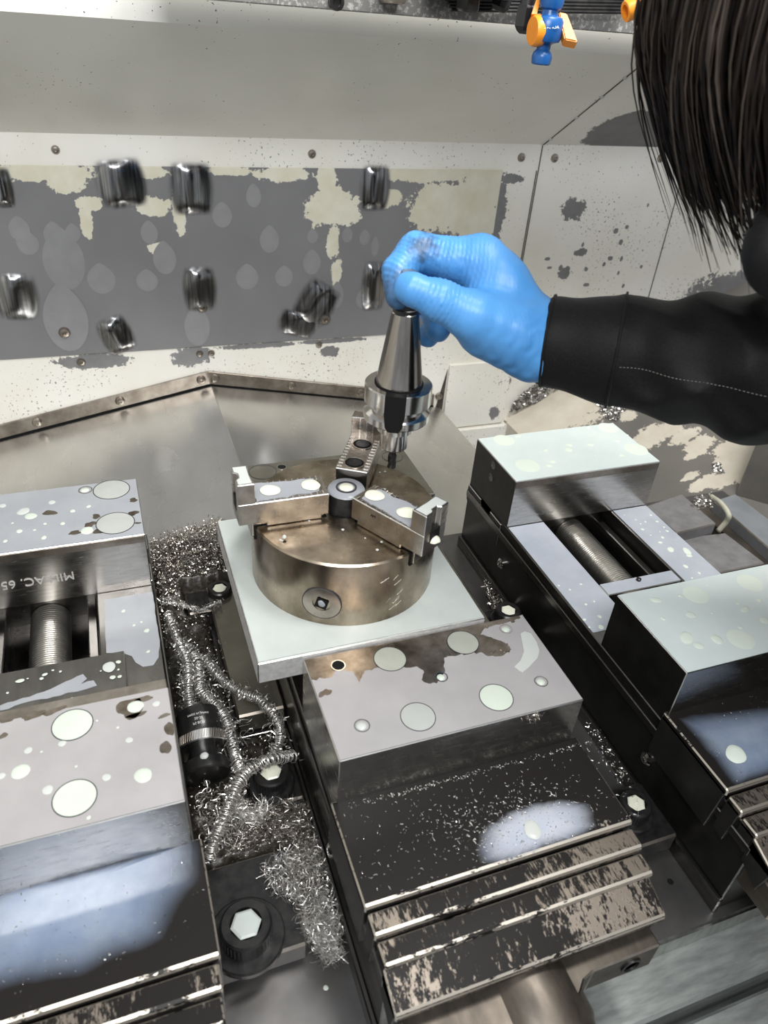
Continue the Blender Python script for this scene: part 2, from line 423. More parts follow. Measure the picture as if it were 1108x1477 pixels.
def screw(parent, p, n, r, name='screw', mat='wornsteel', sub=True):
    bm = B(); lathe(bm, [(r, 0), (r, 0.15 * r), (r * 0.75, 0.55 * r), (r * 0.38, 0.62 * r), (r * 0.36, 0.3 * r), (0, 0.3 * r)], p, 18, n)
    return obj(name, bm, mat, parent, True, 40)

# SDF modelling: smooth unions of round cones, polygonised with surface nets
def rcone(P, a, b, ra, rb):
    a = np.array(a); b = np.array(b); d = b - a; L = d @ d
    h = np.clip(((P - a) @ d) / L, 0, 1)
    return np.linalg.norm(P - a - h[:, None] * d, axis=1) - (ra + (rb - ra) * h)
def smin(a, b, k):
    h = np.clip(0.5 + 0.5 * (b - a) / k, 0, 1); return b + (a - b) * h - k * h * (1 - h)
def ellip(P, c, r):
    q = (P - np.array(c)) / np.array(r); k0 = np.linalg.norm(q, axis=1); k1 = np.linalg.norm(q / np.array(r), axis=1)
    return k0 * (k0 - 1) / np.maximum(k1, 1e-9)
def nets(f, lo, hi, h):
    lo = np.array(lo, float); n = np.ceil((np.array(hi) - lo) / h).astype(int) + 1
    g = np.stack(np.meshgrid(*[np.arange(k) for k in n], indexing='ij'), -1)
    v = f(lo + g.reshape(-1, 3) * h).reshape(n)
    s = v < 0
    c = np.zeros(n - 1, int)
    for dx in (0, 1):
        for dy in (0, 1):
            for dz in (0, 1): c += s[dx:n[0] - 1 + dx, dy:n[1] - 1 + dy, dz:n[2] - 1 + dz]
    act = (c > 0) & (c < 8); idx = -np.ones(n - 1, int); cells = np.argwhere(act); idx[act] = np.arange(len(cells))
    acc = np.zeros((len(cells), 3)); cnt = np.zeros(len(cells))
    cor = [(0, 0, 0), (1, 0, 0), (0, 1, 0), (1, 1, 0), (0, 0, 1), (1, 0, 1), (0, 1, 1), (1, 1, 1)]
    for i, a in enumerate(cor):
        for b in cor[i + 1:]:
            if sum(abs(np.array(a) - b)) != 1: continue
            va = v[tuple((cells + a).T)]; vb = v[tuple((cells + b).T)]; m = (va < 0) != (vb < 0)
            t = np.where(m, va / np.where(m, va - vb, 1), 0)
            acc[m] += (np.array(a) + t[:, None] * (np.array(b) - np.array(a)))[m]; cnt[m] += 1
    V = lo + (cells + acc / cnt[:, None]) * h
    F = []
    for ax in range(3):
        a1, a2 = (ax + 1) % 3, (ax + 2) % 3
        sl0 = [slice(None)] * 3; sl1 = [slice(None)] * 3; sl0[ax] = slice(0, -1); sl1[ax] = slice(1, None)
        e = np.argwhere(s[tuple(sl0)] != s[tuple(sl1)])
        e = e[(e[:, a1] > 0) & (e[:, a2] > 0) & (e[:, a1] < n[a1] - 1) & (e[:, a2] < n[a2] - 1)]
        o1 = np.zeros(3, int); o1[a1] = 1; o2 = np.zeros(3, int); o2[a2] = 1
        q = np.stack([idx[tuple((e - o1 - o2).T)], idx[tuple((e - o2).T)], idx[tuple(e.T)], idx[tuple((e - o1).T)]], 1)
        flip = ~s[tuple(e.T)]
        q[flip] = q[flip][:, ::-1]; F += q.tolist()
    return V, F

# ================================================================ SETTING
YB = 0.70
def struct(name, bm, mats, smooth=False, ang=None):
    return tag(obj(name, bm, mats, None, smooth, ang), kind='structure')
CR, CR2 = (0.74, 0.715, 0.63), (0.80, 0.78, 0.72)
GB, GB2 = (0.20, 0.20, 0.205), (0.27, 0.27, 0.275)
# back wall: lower painted band, right-hand painted panel, upper band; steel sheet is a panel on it
M['wall_paint'] = painted('cream_machine_paint', CR, (0.82, 0.805, 0.765), GB, GB2,
    [(-0.113, -0.053, 0.045, 0.010), (0.008, -0.056, 0.026, 0.014), (0.10, -0.047, 0.05, 0.004), (0.20, -0.062, 0.014, 0.008), (0.20, -0.047, 0.05, 0.0035),
     (0.552, 0.126, 0.020, 0.016), (0.455, -0.005, 0.012, 0.022), (0.56, 0.035, 0.010, 0.010), (0.50, 0.015, 0.012, 0.006), (0.58, 0.065, 0.010, 0.006),
     (0.93, -0.02, 0.13, 0.05), (0.433, 0.12, 0.012, 0.05), (0.435, 0.02, 0.014, 0.03), (0.445, 0.165, 0.02, 0.006), (0.478, -0.185, 0.010, 0.014)] + [(random.uniform(.49, .74), random.gauss(.035, .035), random.uniform(.002, .006), random.uniform(.002, .0045)) for _ in range(22)], nscale=30, amp=0.75, grain=1.5, specks=0.812, bare_rough=0.42)
bm = B(); box(bm, -0.75, 1.15, YB, YB + 0.02, -0.45, 0.208); struct('wall_back', bm, 'wall_paint')
# thin proud seams and the edges of the sheet-metal panels on the back wall
bm = B()
box(bm, 0.4840, 0.4849, YB - 0.0012, YB, -0.20, 0.2075)
box(bm, 0.7258, 0.7266, YB - 0.0012, YB, -0.20, 0.2075)
box(bm, 0.4815, 0.4822, YB - 0.0015, YB, -0.2, 0.176)
tag(obj('trim_1', bm, 'rustplate'), kind='structure')
# inclined hood above the wall (33 degrees), its seam, then a short upright lip
y1, z1 = 0.518, 0.3215
M['hood_paint'] = painted('hood_paint', (0.66, 0.65, 0.59), (0.74, 0.73, 0.68), (0.10, 0.10, 0.105), (0.14, 0.14, 0.145), [(0.62, 0.232, 0.095, 0.036), (0.70, 0.235, 0.09, 0.042)], nscale=16, amp=0.35, specks=0.88, rough=0.32, grain=0.12)
bm = B(); prism(bm, [(YB, 0.208), (YB + 0.02, 0.208), (y1 + 0.02, z1 + 0.01), (y1, z1)], -0.75, 1.15, 'x'); struct('wall_hood', bm, 'hood_paint')
bm = B(); prism(bm, [(y1, z1), (y1 + 0.02, z1), (y1 + 0.02, 0.47), (y1, 0.47)], -0.75, 1.15, 'x'); struct('wall_upper', bm, 'hood_paint')
bm = B()
d = Vector((0, y1 - YB, z1 - 0.208)); nrm = Vector((0, -d.z, d.y)).normalized()
nrm = nrm if nrm.z < 0 else -nrm
a = Vector((0.486, YB, 0.208)); b = a + d
tube(bm, [a + nrm * 0.0003, b + nrm * 0.0003], 0.0008, 6)
tr = tag(obj('trim_2', bm, 'rustplate'), kind='structure')
for k in (0.08, 0.36, 0.6, 0.8, 0.97):
    bm = B(); dome(bm, (0, 0, 0), 0.0032, 0.0018, n=10); me = None
    o = obj('seam_weld', bm, 'droppale', tr, True)
    o.data.transform(Matrix.Translation(a + d * k) @ Vector((0, 0, 1)).rotation_difference(nrm).to_matrix().to_4x4())
# panel_steel: bare sheet bolted over the wall, with leftover cream paint and round stains
st = lambda u, v: at(u, v, y=YB)
def ub(u, v, ru, rv=None):
    p = st(u, v); t = (p - CAM) @ (RM @ Vector((0, 0, -1))); return (p.x, p.z, ru * t / FPX, (rv or ru) * t / FPX * 1.18)
keep = [ub(60, 247, 75, 12), ub(95, 262, 28, 14), ub(200, 246, 40, 8), ub(128, 293, 18, 9), ub(124, 320, 9, 22), ub(218, 297, 26, 11), ub(258, 300, 9, 26), ub(228, 358, 14, 7),
        ub(410, 250, 40, 9), ub(470, 250, 15, 30), ub(475, 300, 44, 24), ub(480, 345, 10, 25), ub(485, 392, 8, 16), ub(560, 285, 20, 10), ub(615, 250, 80, 10), ub(640, 300, 60, 30), ub(690, 320, 40, 30), ub(700, 270, 50, 30), ub(720, 330, 14, 50), ub(755, 300, 26, 60), ub(745, 380, 26, 60), ub(735, 460, 36, 40), ub(690, 262, 30, 20), ub(640, 250, 60, 8), ub(330, 246, 30, 6)]
M['panel'] = painted('bare_sheet_with_old_paint', (0.165, 0.165, 0.171), (0.205, 0.205, 0.211), (0.60, 0.57, 0.44), (0.70, 0.68, 0.58), keep, nscale=42, amp=0.85, metal=0.0, rough=0.33, bare_rough=0.45)
bm = B()
x0, x1p = -0.75, 0.4300
pz0, pz1 = -0.0425, 0.1765
box(bm, x0, x1p, YB - 0.0025, YB, pz0, pz1, 0.0008)
panel = tag(obj('trim_3', bm, 'panel'), kind='structure')
# cleaner drop-shaped stains on the sheet (flat marks a few hundredths of a mm thick)
M['stain'] = simple('pale_stain', (0.225, 0.225, 0.232), 0.34, 0, (0.25, 0.25, 0.257), 60)
for si, (u, v, r, asp) in enumerate(((78, 338, 14, 1.2), (105, 335, 10, 1.2), (92, 375, 28, 1.5), (146, 402, 19, 1.1), (215, 335, 12, 1.3), (212, 404, 15, 1.0), (237, 372, 16, 1.4), (356, 399, 16, 1.1), (388, 345, 14, 1.3), (409, 398, 13, 1.1), (449, 378, 13, 1.3), (450, 340, 8, 1.2), (28, 330, 14, 1.2), (40, 350, 15, 1.1), (525, 342, 8, 1.3), (500, 338, 8, 1.3), (540, 355, 6, 2.2), (485, 425, 10, 1.8), (320, 310, 14, 1.2), (365, 282, 11, 1.4), (284, 470, 18, 1.6), (95, 460, 30, 1.6), (523, 430, 11, 1.3))):
    p = st(u, v); t = (p - CAM) @ (RM @ Vector((0, 0, -1))); r *= t / FPX
    pts = []
    for i in range(26):
        a = 2 * PI * i / 26; top = max(0, math.sin(a)) ** 3
        pts.append((p.x + r * math.cos(a) * (1 - 0.35 * top), p.z + r * asp * math.sin(a) * (1 + 0.12 * top)))
    bm = B(); vs = [bm.verts.new((x, YB - 0.0027 - 0.00002 * si, z)) for x, z in pts]; f = bm.faces.new(vs); f.normal_update()
    if f.normal.y > 0: f.normal_flip()
    obj('stain', bm, 'stain', panel)
# rubbed, dished spots in the sheet: polished hollows that mirror the room
def dent(u, v, wu, hv, ang=0.0, deep=0.006, waves=1):
    p = st(u, v); t = (p - CAM) @ (RM @ Vector((0, 0, -1))); a = wu * t / FPX / 2; b = hv * t / FPX / 2 * 1.15; V = []; F = []; D_ = []; n = 22; a *= 1.15; b *= 1.12
    for j in range(n + 1):
        for i in range(n + 1):
            x = -1 + 2 * i / n; z = -1 + 2 * j / n
            e = (1 - x ** 4) ** 2 * (1 - z ** 6) ** 2
            d = deep * e * (0.7 + 0.3 * math.cos(x * PI * waves + 0.6)); D_.append(min(1.0, e * 2.2))
            X = x * a * (0.93 + 0.07 * math.cos(z * 3)); Z = z * b
            V.append((p.x + X * math.cos(ang) - Z * math.sin(ang), YB - 0.00285 - d, p.z + X * math.sin(ang) + Z * math.cos(ang)))
    for j in range(n):
        for i in range(n): k = j * (n + 1) + i; F.append((k, k + 1, k + n + 2, k + n + 1))
    o = raw('dent', V, F, 'dentsteel', panel, True); at_ = o.data.attributes.new('rub', 'FLOAT', 'POINT'); at_.data.foreach_set('value', D_)
M['dentsteel'] = simple('polished_dent', (0.09, 0.09, 0.093), 0.22, 1, (0.36, 0.36, 0.365), 42, (7, 1, 0.25), 0.03)
nt = M['dentsteel'].node_tree; b = nt.nodes['Principled BSDF']; a = nd(nt, 'ShaderNodeAttribute'); a.attribute_name = 'rub'
nt.links.new(a.outputs['Fac'], b.inputs['Metallic']); nt.links.new(a.outputs['Fac'], b.inputs['Alpha']); nt.links.new(ramp(nt, a.outputs['Fac'], [(0, 0.36), (1, 0.19)]), b.inputs['Roughness'])
for dn_ in ((175, 264, 66, 54, 0.1, .006, 1.2), (276, 272, 60, 58, 0, .006, 1.4), (25, 427, 54, 56, -0.08, .006, 1.3), (288, 416, 46, 52, 0, .007, 1.2), (168, 482, 44, 44, 0.35, .008, 1.3), (455, 437, 56, 52, -0.55, .006, 1.6), (428, 466, 58, 30, -0.3, .005, 1.9), (540, 271, 44, 50, 0, .006, 1.5), (538, 412, 36, 58, 0, .007, 1.1), (4, 270, 28, 44, 0, .010, .8)): dent(*dn_)
# rivets and screws of the wall
for (u, v, r) in ((80, 216, 6), (450, 222, 6), (752, 227, 6), (800, 228, 6), (953, 228, 6), (93, 478, 8), (291, 441, 8), (468, 459, 8), (117, 522, 6), (288, 510, 5), (305, 509, 5), (460, 497, 5), (732, 549, 6), (633, 571, 6), (711, 622, 6), (667, 627, 5)):
    p = st(u, v); t = (p - CAM) @ (RM @ Vector((0, 0, -1)))
    screw(panel if r == 8 else bpy.data.objects['wall_back'], (p.x, YB - (0.003 if r == 8 else 0.0), p.z), (0, -1, 0), r * t / FPX, 'screw')
# slit and little plate low on the back wall
bm = B(); prism(bm, [(0.366, -0.215), (0.386, -0.225), (0.3875, -0.105)], YB - 0.0012, YB, 'y'); tag(obj('trim_4', bm, 'rustplate'), kind='structure')
bm = B(); box(bm, 0.389, 0.497, YB - 0.006, YB, -0.206, -0.096, 0.001); box(bm, 0.40, 0.60, YB - 0.012, YB, -0.30, -0.208, 0.001)
tag(obj('trim_5', bm, 'wall_paint'), kind='structure')
# left wall and dark machine ceiling above the work area
bm = B(); box(bm, -0.77, -0.75, -0.35, YB + 0.02, -0.6, 0.9); struct('wall_left', bm, 'wall_paint')
# right-hand chute: painted sheet sloping up to the right, mostly worn bare
P0 = Vector((0.503, YB, -0.204)); SL = 0.058 / 0.112
chz = lambda x: P0.z + (x - P0.x) * SL
def chp(u, v):
    q = RM @ Vector(((u - 554) / FPX, -(v - 738.5) / FPX, -1)); n = Vector((-SL, 0, 1)); return CAM + q * (n.dot(P0 - CAM) / n.dot(q))
def cb(u, v, ru, rv): p = chp(u, v); t = (p - CAM) @ (RM @ Vector((0, 0, -1))); return (p.x, p.y, ru * t / FPX, rv * t / FPX * 1.5)
M['chute'] = painted('worn_chute_paint', (0.13, 0.122, 0.113), (0.18, 0.17, 0.155), (0.56, 0.51, 0.42), (0.66, 0.61, 0.53),
    [cb(800, 592, 88, 40), cb(905, 600, 12, 8), cb(950, 625, 36, 14), cb(985, 630, 24, 8), cb(1010, 642, 20, 12), cb(1055, 652, 24, 18), cb(1080, 658, 30, 9), cb(1045, 692, 22, 9), cb(1018, 695, 24, 8), cb(995, 688, 14, 5), cb(1090, 642, 40, 12), cb(1066, 682, 14, 22), cb(1000, 655, 12, 5)], ax=('X', 'Y'), nscale=34, amp=0.9, metal=0.0, bare_rough=0.42, grain=1.3)
bm = B(); prism(bm, [(0.503, -0.204), (0.95, chz(0.95)), (0.95, chz(0.95) - 0.02), (0.503, -0.224)], 0.05, YB, 'y'); struct('wall_chute', bm, 'chute')
bm = B()
pa, pb = chp(1060, 714), chp(1112, 640)
box(bm, pa.x + 0.004, pa.x + 0.5, 0.0, pa.y + 0.012, -0.2, 0.1)
bm.free()
bm = B()
prism(bm, [(pa.x, pa.y), (pb.x, pb.y), (pb.x + 0.35, pb.y - 0.1), (pa.x + 0.3, pa.y - 0.35), (pa.x + 0.09, pa.y - 0.22)], -0.2, 0.08, 'z', 0.002); struct('wall_right', bm, 'grey_side')
# gabled stainless way cover in front of the wall, and the flashing strip above it
xr, zr, g = 0.031, -0.098, 0.196
def gz(x): return zr - g * abs(x - xr)
xR = 0.31
for _ in range(30): xR = at(653, 609, z=gz(xR)).x
xL = -0.6
t_way = thing('way_cover', 'gabled stainless sheet-metal way cover behind the vises, wet and reflective', 'cover', (xr, 0.42, zr))
for nm, (a, b) in (('left_sheet', (xL, xr)), ('right_sheet', (xr, xR))):
    bm = B(); prism(bm, [(a, gz(a)), (b, gz(b)), (b, gz(b) - 0.003), (a, gz(a) - 0.003)], 0.345, YB - 0.006, 'y', 0.0006); obj(nm, bm, 'sheet', t_way)
bm = B(); prism(bm, [(xr, gz(xr) - 0.003), (xR, gz(xR) - 0.003), (xR, -0.22), (xL, -0.22), (xL, gz(xL) - 0.003)], 0.345, 0.350, 'y'); box(bm, xR - 0.003, xR, 0.345, YB - 0.006, -0.26, gz(xR) - 0.001); obj('front_skirt', bm, 'sheet', t_way)
for p in ((at(318, 667, z=-0.11)), (at(75, 700, z=-0.13))): pass
bm = B()
ft = lambda x: -0.0775 - g * abs(x - 0.0287)
xs = [-0.7, 0.0287, 0.3695]
poly = [(x, ft(x)) for x in xs] + [(x, ft(x) - 0.0185) for x in reversed(xs)]
prism(bm, poly, YB - 0.004, YB, 'y', 0.0006)
fl = tag(obj('trim_6', bm, 'wornsteel'), kind='structure')
for x in (-0.40, -0.298, -0.1933, -0.0886, 0.0184, 0.037, 0.1436, 0.2483, 0.352): screw(fl, (x, YB - 0.004, ft(x) - 0.009), (0, -1, 0), 0.0062)
bm = B(); prism(bm, [(x, ft(x) - 0.0187) for x in xs] + [(x, ft(x) - 0.0225) for x in reversed(xs)], YB - 0.0045, YB - 0.0002, 'y'); obj('gap_shade', bm, 'void', fl)  # black strip painted in for the shaded gap below the flashing

# machine table with T-slots, and the sub-plate the vises stand on
TZ = -0.150
t_tab = thing('machine_table', 'grey cast-iron machine table with T-slots along the front edge', 'table', (0.15, -0.16, TZ - 0.06))
for i, (ya, yb) in enumerate(((-0.129, 0.345), (-0.172, -0.137), (-0.215, -0.180))):
    bm = B(); prism(bm, [(ya, TZ - 0.002), (ya + 0.002, TZ), (yb - 0.002, TZ), (yb, TZ - 0.002), (yb, TZ - 0.028), (ya, TZ - 0.028)], -0.55, 0.66, 'x'); obj('table_rail', bm, 'table', t_tab)
bm = B(); box(bm, -0.55, 0.66, -0.215, 0.345, TZ - 0.06, TZ - 0.027); obj('table_base', bm, 'table', t_tab)
SZ = -0.132
bm = B(); box(bm, -0.42, 0.62, -0.098, 0.342, TZ, SZ, 0.0012, 0, 1)
sub = tag(obj('subplate', bm, ['subplate', 'milled']), 'dark grey steel sub-plate under the vises with bright milled front edge', 'plate')
bm = B(); box(bm, 0.165, 0.62, -0.0992, -0.0978, TZ + 0.0005, SZ - 0.001); obj('milled_edge', bm, 'milled', sub)
bm = B(); p = at(967, 1272, z=SZ); lathe(bm, [(0.0022, 0.0004), (0, 0.0004)], (p.x, p.y, SZ), 14, cap=False); obj('pin_hole', bm, 'void', sub)
bm = B(); p = at(470, 1425, z=SZ); dome(bm, (p.x, p.y, SZ + 0.0002), 0.0016, 0.0005); obj('coolant_drop', bm, 'drop', sub, True)
# ================================================================ VISES
BZ = -0.0515                     # top of the bed rails
def cover_tiers(t, X):
    """stepped black chip guard: each step its own part, with edge rubbed to metal"""
    x0, x1 = X - 0.0035, X + 0.1655
    spec = [(0.002, -0.0617, -0.0396, -0.082, 'cover', 0), (-0.0640, -0.0752, -0.0436, -0.0775, 'coverstep', 0.0012), (-0.0772, -0.0890, -0.0480, -0.0695, 'coverstep', 0.0024)]
    for k, (ya, yb, zt, zl, mt, ins) in enumerate(spec):
        bm = B()
        a, b = x0 + ins, x1 - ins
        prism(bm, [(ya, zt), (yb, zt), (yb - 0.0012, zt - 0.0016), (yb - 0.0012, zt - 0.006), (ya, zt - 0.006)], a, b, 'x', 0.0009, 0, 1)
        for s in (a, b - 0.004): prism(bm, [(ya, zt - 0.003), (yb, zt - 0.003), (yb + 0.002, zl), (ya, zl + 0.002)], s, s + 0.004, 'x', 0.0004, 2, 2)
        o = obj('guard_step' if k else 'chip_guard', bm, [mt, 'coveredge', 'coverblack'], t)
    a, b = x0 + 0.0015, x1 - 0.005
    bm = B(); prism(bm, [(-0.089, -0.0505), (-0.1085, -0.0575), (-0.1095, -0.0595), (-0.1095, -0.0635), (-0.089, -0.0635)], a, b, 'x', 0.0008, 0, 1)
    for s in (a, b - 0.004): prism(bm, [(-0.089, -0.053), (-0.1085, -0.059), (-0.105, -0.082), (-0.089, -0.0735)], s, s + 0.004, 'x', 0.0004, 2, 2)
    obj('guard_apron', bm, ['coverstep', 'coveredge', 'coverblack'], t)
def make_vise(X, label, flange=False, mark=False):
    t = thing('machine_vise', label, 'vise', (X, 0.1, SZ), 'machine vises side by side on the sub-plate')
    W = 0.16
    # bed: two rails joined by floor, with open channel for the screw
    bm = B()
    box(bm, X, X + 0.0405, -0.0915, 0.3225, SZ, BZ, 0.0008)
    obj('bed_rail', bm, 'bed', t)
    bm = B(); box(bm, X + 0.1175, X + W, -0.0915, 0.3225, SZ, BZ, 0.0008); obj('bed_rail', bm, 'bed', t)
    bm = B(); box(bm, X + 0.0405, X + 0.1175, -0.0905, 0.3225, SZ, -0.108); box(bm, X + 0.0405, X + 0.1175, 0.27, 0.3225, -0.108, BZ - 0.001)
    box(bm, X + 0.0405, X + 0.047, -0.09, 0.27, -0.108, -0.074); box(bm, X + 0.111, X + 0.1175, -0.09, 0.27, -0.108, -0.074)
    obj('bed_floor', bm, 'bed', t)
    bm = B()
    for s in (X - 0.0022, X + W): box(bm, s, s + 0.0022, -0.0915, 0.3225, -0.0672, -0.0600, 0.0006)
    for s in (X - 0.0035, X + W): box(bm, s, s + 0.0035, -0.093, 0.3225, SZ, SZ + 0.014, 0.0008)
    obj('side_moulding', bm, 'bed', t)
    for y in (0.001, 0.235):
        bm = B(); lathe(bm, [(0.0052, 0), (0.0052, 0.0025), (0.0035, 0.004), (0.0022, 0.004), (0.002, 0.002), (0, 0.002)], (X, y, -0.0905), 20, (-1, 0, 0)); obj('side_screw', bm, 'polished', t, True, 40)
    # jaws
    bm = B(); box(bm, X, X + W, 0.0, 0.0806, BZ + 0.0002, 0.0, 0.0005, 0, 1); obj('moving_jaw', bm, ['ground', 'bright'], t)
    if mark: bm = B(); box(bm, X + 0.0005, X + W - 0.0005, 0.0806, 0.0925, BZ + 0.0004, -0.0045, 0.0006); obj('jaw_plate', bm, 'wornsteel', t)
    bm = B(); prism(bm, [(0.2403, 0), (0.2403, BZ + 0.0002), (0.2505, -0.0536), (0.2722, -0.0536), (0.2735, -0.0600), (0.2935, -0.0600), (0.2945, -0.0534), (0.3218, -0.0534), (0.3218, 0)], X, X + W, 'x', 0.0005, 0, 1)
    obj('fixed_jaw', bm, ['ground', 'bright'], t)
    bm = B(); box(bm, X + 0.001, X + W - 0.001, 0.2398, 0.2404, -0.0072, -0.0012); obj('jaw_lip', bm, 'wornsteel', t)
    bm = B(); prism(bm, [(0.2500, -0.0545), (0.2728, -0.0545), (0.2741, -0.0608), (0.2930, -0.0608), (0.2940, -0.0542), (0.3228, -0.0542), (0.3228, -0.072), (0.30, -0.080), (0.2500, -0.080)], X - 0.001, X + W + 0.001, 'x', 0.0005, 0, 1)
    obj('jaw_carrier', bm, ['bed', 'bright'], t)
    for yy, zz in ((0.2833, -0.0075), (0.2833, -0.0215)):
        bm = B(); lathe(bm, [(0.0042, 0.0003), (0.0034, 0.0003), (0.0032, -0.0), (0, -0.0)], (X - 0.0001, yy, zz), 20, (-1, 0, 0), cap=False); obj('side_hole', bm, 'bed', t, True, 40)
    if X > .2:  # left-facing sides coloured dark, as if mirroring dark surroundings
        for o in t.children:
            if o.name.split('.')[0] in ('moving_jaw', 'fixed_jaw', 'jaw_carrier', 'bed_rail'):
                o.data.materials.append(M['dark_mirror_side'])
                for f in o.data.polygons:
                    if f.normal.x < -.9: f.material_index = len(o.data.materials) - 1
    # screw with real thread, and the crossbar that bridges the channel
    bm = B(); prof = []
    y = 0.095
    while y < 0.272: prof += [(0.0150, y), (0.0150, y + 0.0009), (0.0136, y + 0.0013), (0.0136, y + 0.0017)]; y += 0.00225
    lathe(bm, [(r, h - 0.095) for r, h in prof], (X + 0.08, 0.095, -0.0765), 28, (0, 1, 0)); obj('lead_screw', bm, 'thread', t, True, 30)
    bm = B()
    for s in (X + 0.0425, X + 0.1085): box(bm, s, s + 0.007, 0.093, 0.27, -0.073, -0.066, 0.0008)
    obj('guide_rod', bm, 'bed', t)
    cover_tiers(t, X)
    # nose under the guard and the round screw housing
    bm = B(); prism(bm, [(X + 0.003, -0.085), (X + 0.157, -0.085), (X + 0.157, -0.1165), (X + 0.112, -0.1165), (X + 0.105, -0.1185), (X + 0.100, -0.123), (X + 0.095, -0.1265), (X + 0.03, -0.1265), (X + 0.003, -0.118)], -0.098, -0.0745, 'z', 0.001, 0, 1)
    obj('nose_plate', bm, ['rustplate', 'wornsteel'], t)
    bm = B(); lathe(bm, [(0.031, 0), (0.031, 0.03), (0.029, 0.034), (0.029, 0.06), (0.02, 0.062), (0.02, 0.07), (0, 0.07)], (X + 0.078, -0.10, -0.098), 40, (0, -1, 0)); obj('screw_housing', bm, 'rustplate', t, True, 40)
    bm = B(); lathe(bm, [(0.0065, 0), (0.0065, 0.0012), (0.005, 0.0012), (0.0048, 0.0), (0, 0.0)], (X + 0.14, -0.1165, -0.0865), 24, (0, -1, 0)); obj('nose_bolt', bm, 'black', t, True, 40)
    if flange:
        for a, b in ((X - 0.0375, X - 0.0005), (X + W + 0.0005, X + 0.198)):
            bm = B(); box(bm, a, b, 0.129, 0.285, -0.120, -0.100, 0.0015, 0, 1); obj('clamping_flange', bm, ['olive', 'wornsteel'], t)
    return t
vl = make_vise(-0.244, 'leftmost machine vise, engraved upside-down lettering on its jaw, blue pool on its chip guard', mark=True)
vm = make_vise(0.0, 'middle machine vise gripping the white-topped plate of the three-jaw chuck', True)
vr = make_vise(0.24, 'rightmost machine vise with open jaws, pale mint coolant on both jaw tops')
zR = 0.0

def kx(a, b): return abs(a.x - b.x) < 1e-4 or abs(a.y - b.y) < 1e-4
IN = 0.0006
# ---- right vise wet surfaces
for a, b in ((0.0, 0.0806), (0.2403, 0.3218)):
    film('coolant_film', [Vector((0.24 + IN, a + IN, 0)), Vector((0.40 - IN, a + IN, 0)), Vector((0.40 - IN, b - IN, 0)), Vector((0.24 + IN, b - IN, 0))], 'film_mint', vr)
for (u, v, r) in ((727, 635.5, 15.5), (761, 672, 18), (877, 617.5, 14.5), (917.5, 648.5, 17)): 
    bm = B(); p = at(u, v, z=0); tt = (p - CAM) @ (RM @ Vector((0, 0, -1))); dome(bm, (p.x, p.y, 0.0004), r * tt / FPX, 0.0003, 1, 0, 40, 0.006); obj('coolant_fill', bm, 'dropbright', vr, True)
drops(vr, [(819.7, 649, 7, .9, 'dropbright'), (821, 642, 6, .8), (852, 641.7, 5.5), (786.6, 649.8, 4), (796.7, 666, 5), (791.4, 672, 5.5), (747, 629.6, 5), (896.6, 657, 5), (889.7, 636, 4.5), (848, 617.4, 4), (858, 657, 2), (770, 640, 2), (830, 655, 2), (905, 628, 2)], 0, mat='dropbright')
for (u, v, r) in ((1003.7, 858.4, 18.5), (1081.8, 841, 18.5), (1068.4, 922.7, 20)):
    bm = B(); p = at(u, v, z=0); tt = (p - CAM) @ (RM @ Vector((0, 0, -1))); dome(bm, (p.x, p.y, 0.0004), r * tt / FPX, 0.0003, 1, 0, 40, 0.006); obj('coolant_fill', bm, 'dropbright', vr, True)
drops(vr, [(946.3, 866, 9, .6), (996.4, 887.5, 7, 1, 'dropbright'), (990.4, 920, 10, 1.3, 'dropbright'), (1007.8, 932, 7), (1034, 922.7, 10, .8, 'dropbright'), (1074.5, 879.5, 9, .6), (1102.8, 895.6, 8, .8, 'dropbright'), (956.4, 892.8, 4), (980.7, 860, 3.5), (1095, 866.5, 4.5), (1068.4, 905.7, 4), (1026.8, 884.7, 2.5), (1064, 871, 3), (1020, 845, 2), (1041, 850, 2), (1085, 935, 2)], 0, mat='dropbright')
# rails
xi = 0.24
film('coolant_film', fray([Vector((xi + .0015, .2395, BZ)), Vector((xi + .0015, .084 + .01, BZ)), Vector((xi + .004, .0935, BZ)), Vector((xi + .0395, .0935, BZ)), Vector((xi + .0395, .2395, BZ))], .006, .0003, kx), 'film_rail', vr)
film('coolant_film', [Vector((xi + .1195, .0935, BZ)), Vector((xi + .1590, .0935, BZ)), Vector((xi + .1590, .2395, BZ)), Vector((xi + .1195, .2395, BZ))], 'film_rail', vr)
q5 = lambda u, v, r, *k: (880 + u / 4.86, 590 + v / 4.86, r / 4.86, *k)
drops(vr, [q5(*a) for a in ((285, 745, 11), (180, 778, 7), (248, 792, 8), (215, 806, 7), (330, 790, 10), (378, 830, 10), (400, 857, 11), (228, 845, 12), (350, 862, 6), (368, 902, 13), (352, 938, 18, .7), (425, 987, 32, .7), (285, 887, 6), (530, 1105, 18, 1.1), (625, 1152, 14, .7), (575, 1187, 12, .6), (100, 745, 6), (540, 1000, 26, 1.6), (555, 1030, 22, .8))] +
      [(806, 905 - 60, 2), (845, 872, 2.5), (857, 868, 2), (843, 894, 3), (865, 890, 3.5), (867, 905, 4, 1.3, 'dropbright'), (822, 851, 2), (838, 843, 2), (850, 905, 2)], BZ, mat='dropbright')
bm = B(); box(bm, xi + .0408, xi + .1172, .130, .1445, -.070, BZ - .0002, .0006); obj('crossbar', bm, 'ground', vr)
film('coolant_film', [Vector((xi + .0412, .1305, BZ - .0002)), Vector((xi + .1168, .1305, BZ - .0002)), Vector((xi + .1168, .144, BZ - .0002)), Vector((xi + .0412, .144, BZ - .0002))], 'film_rail', vr)
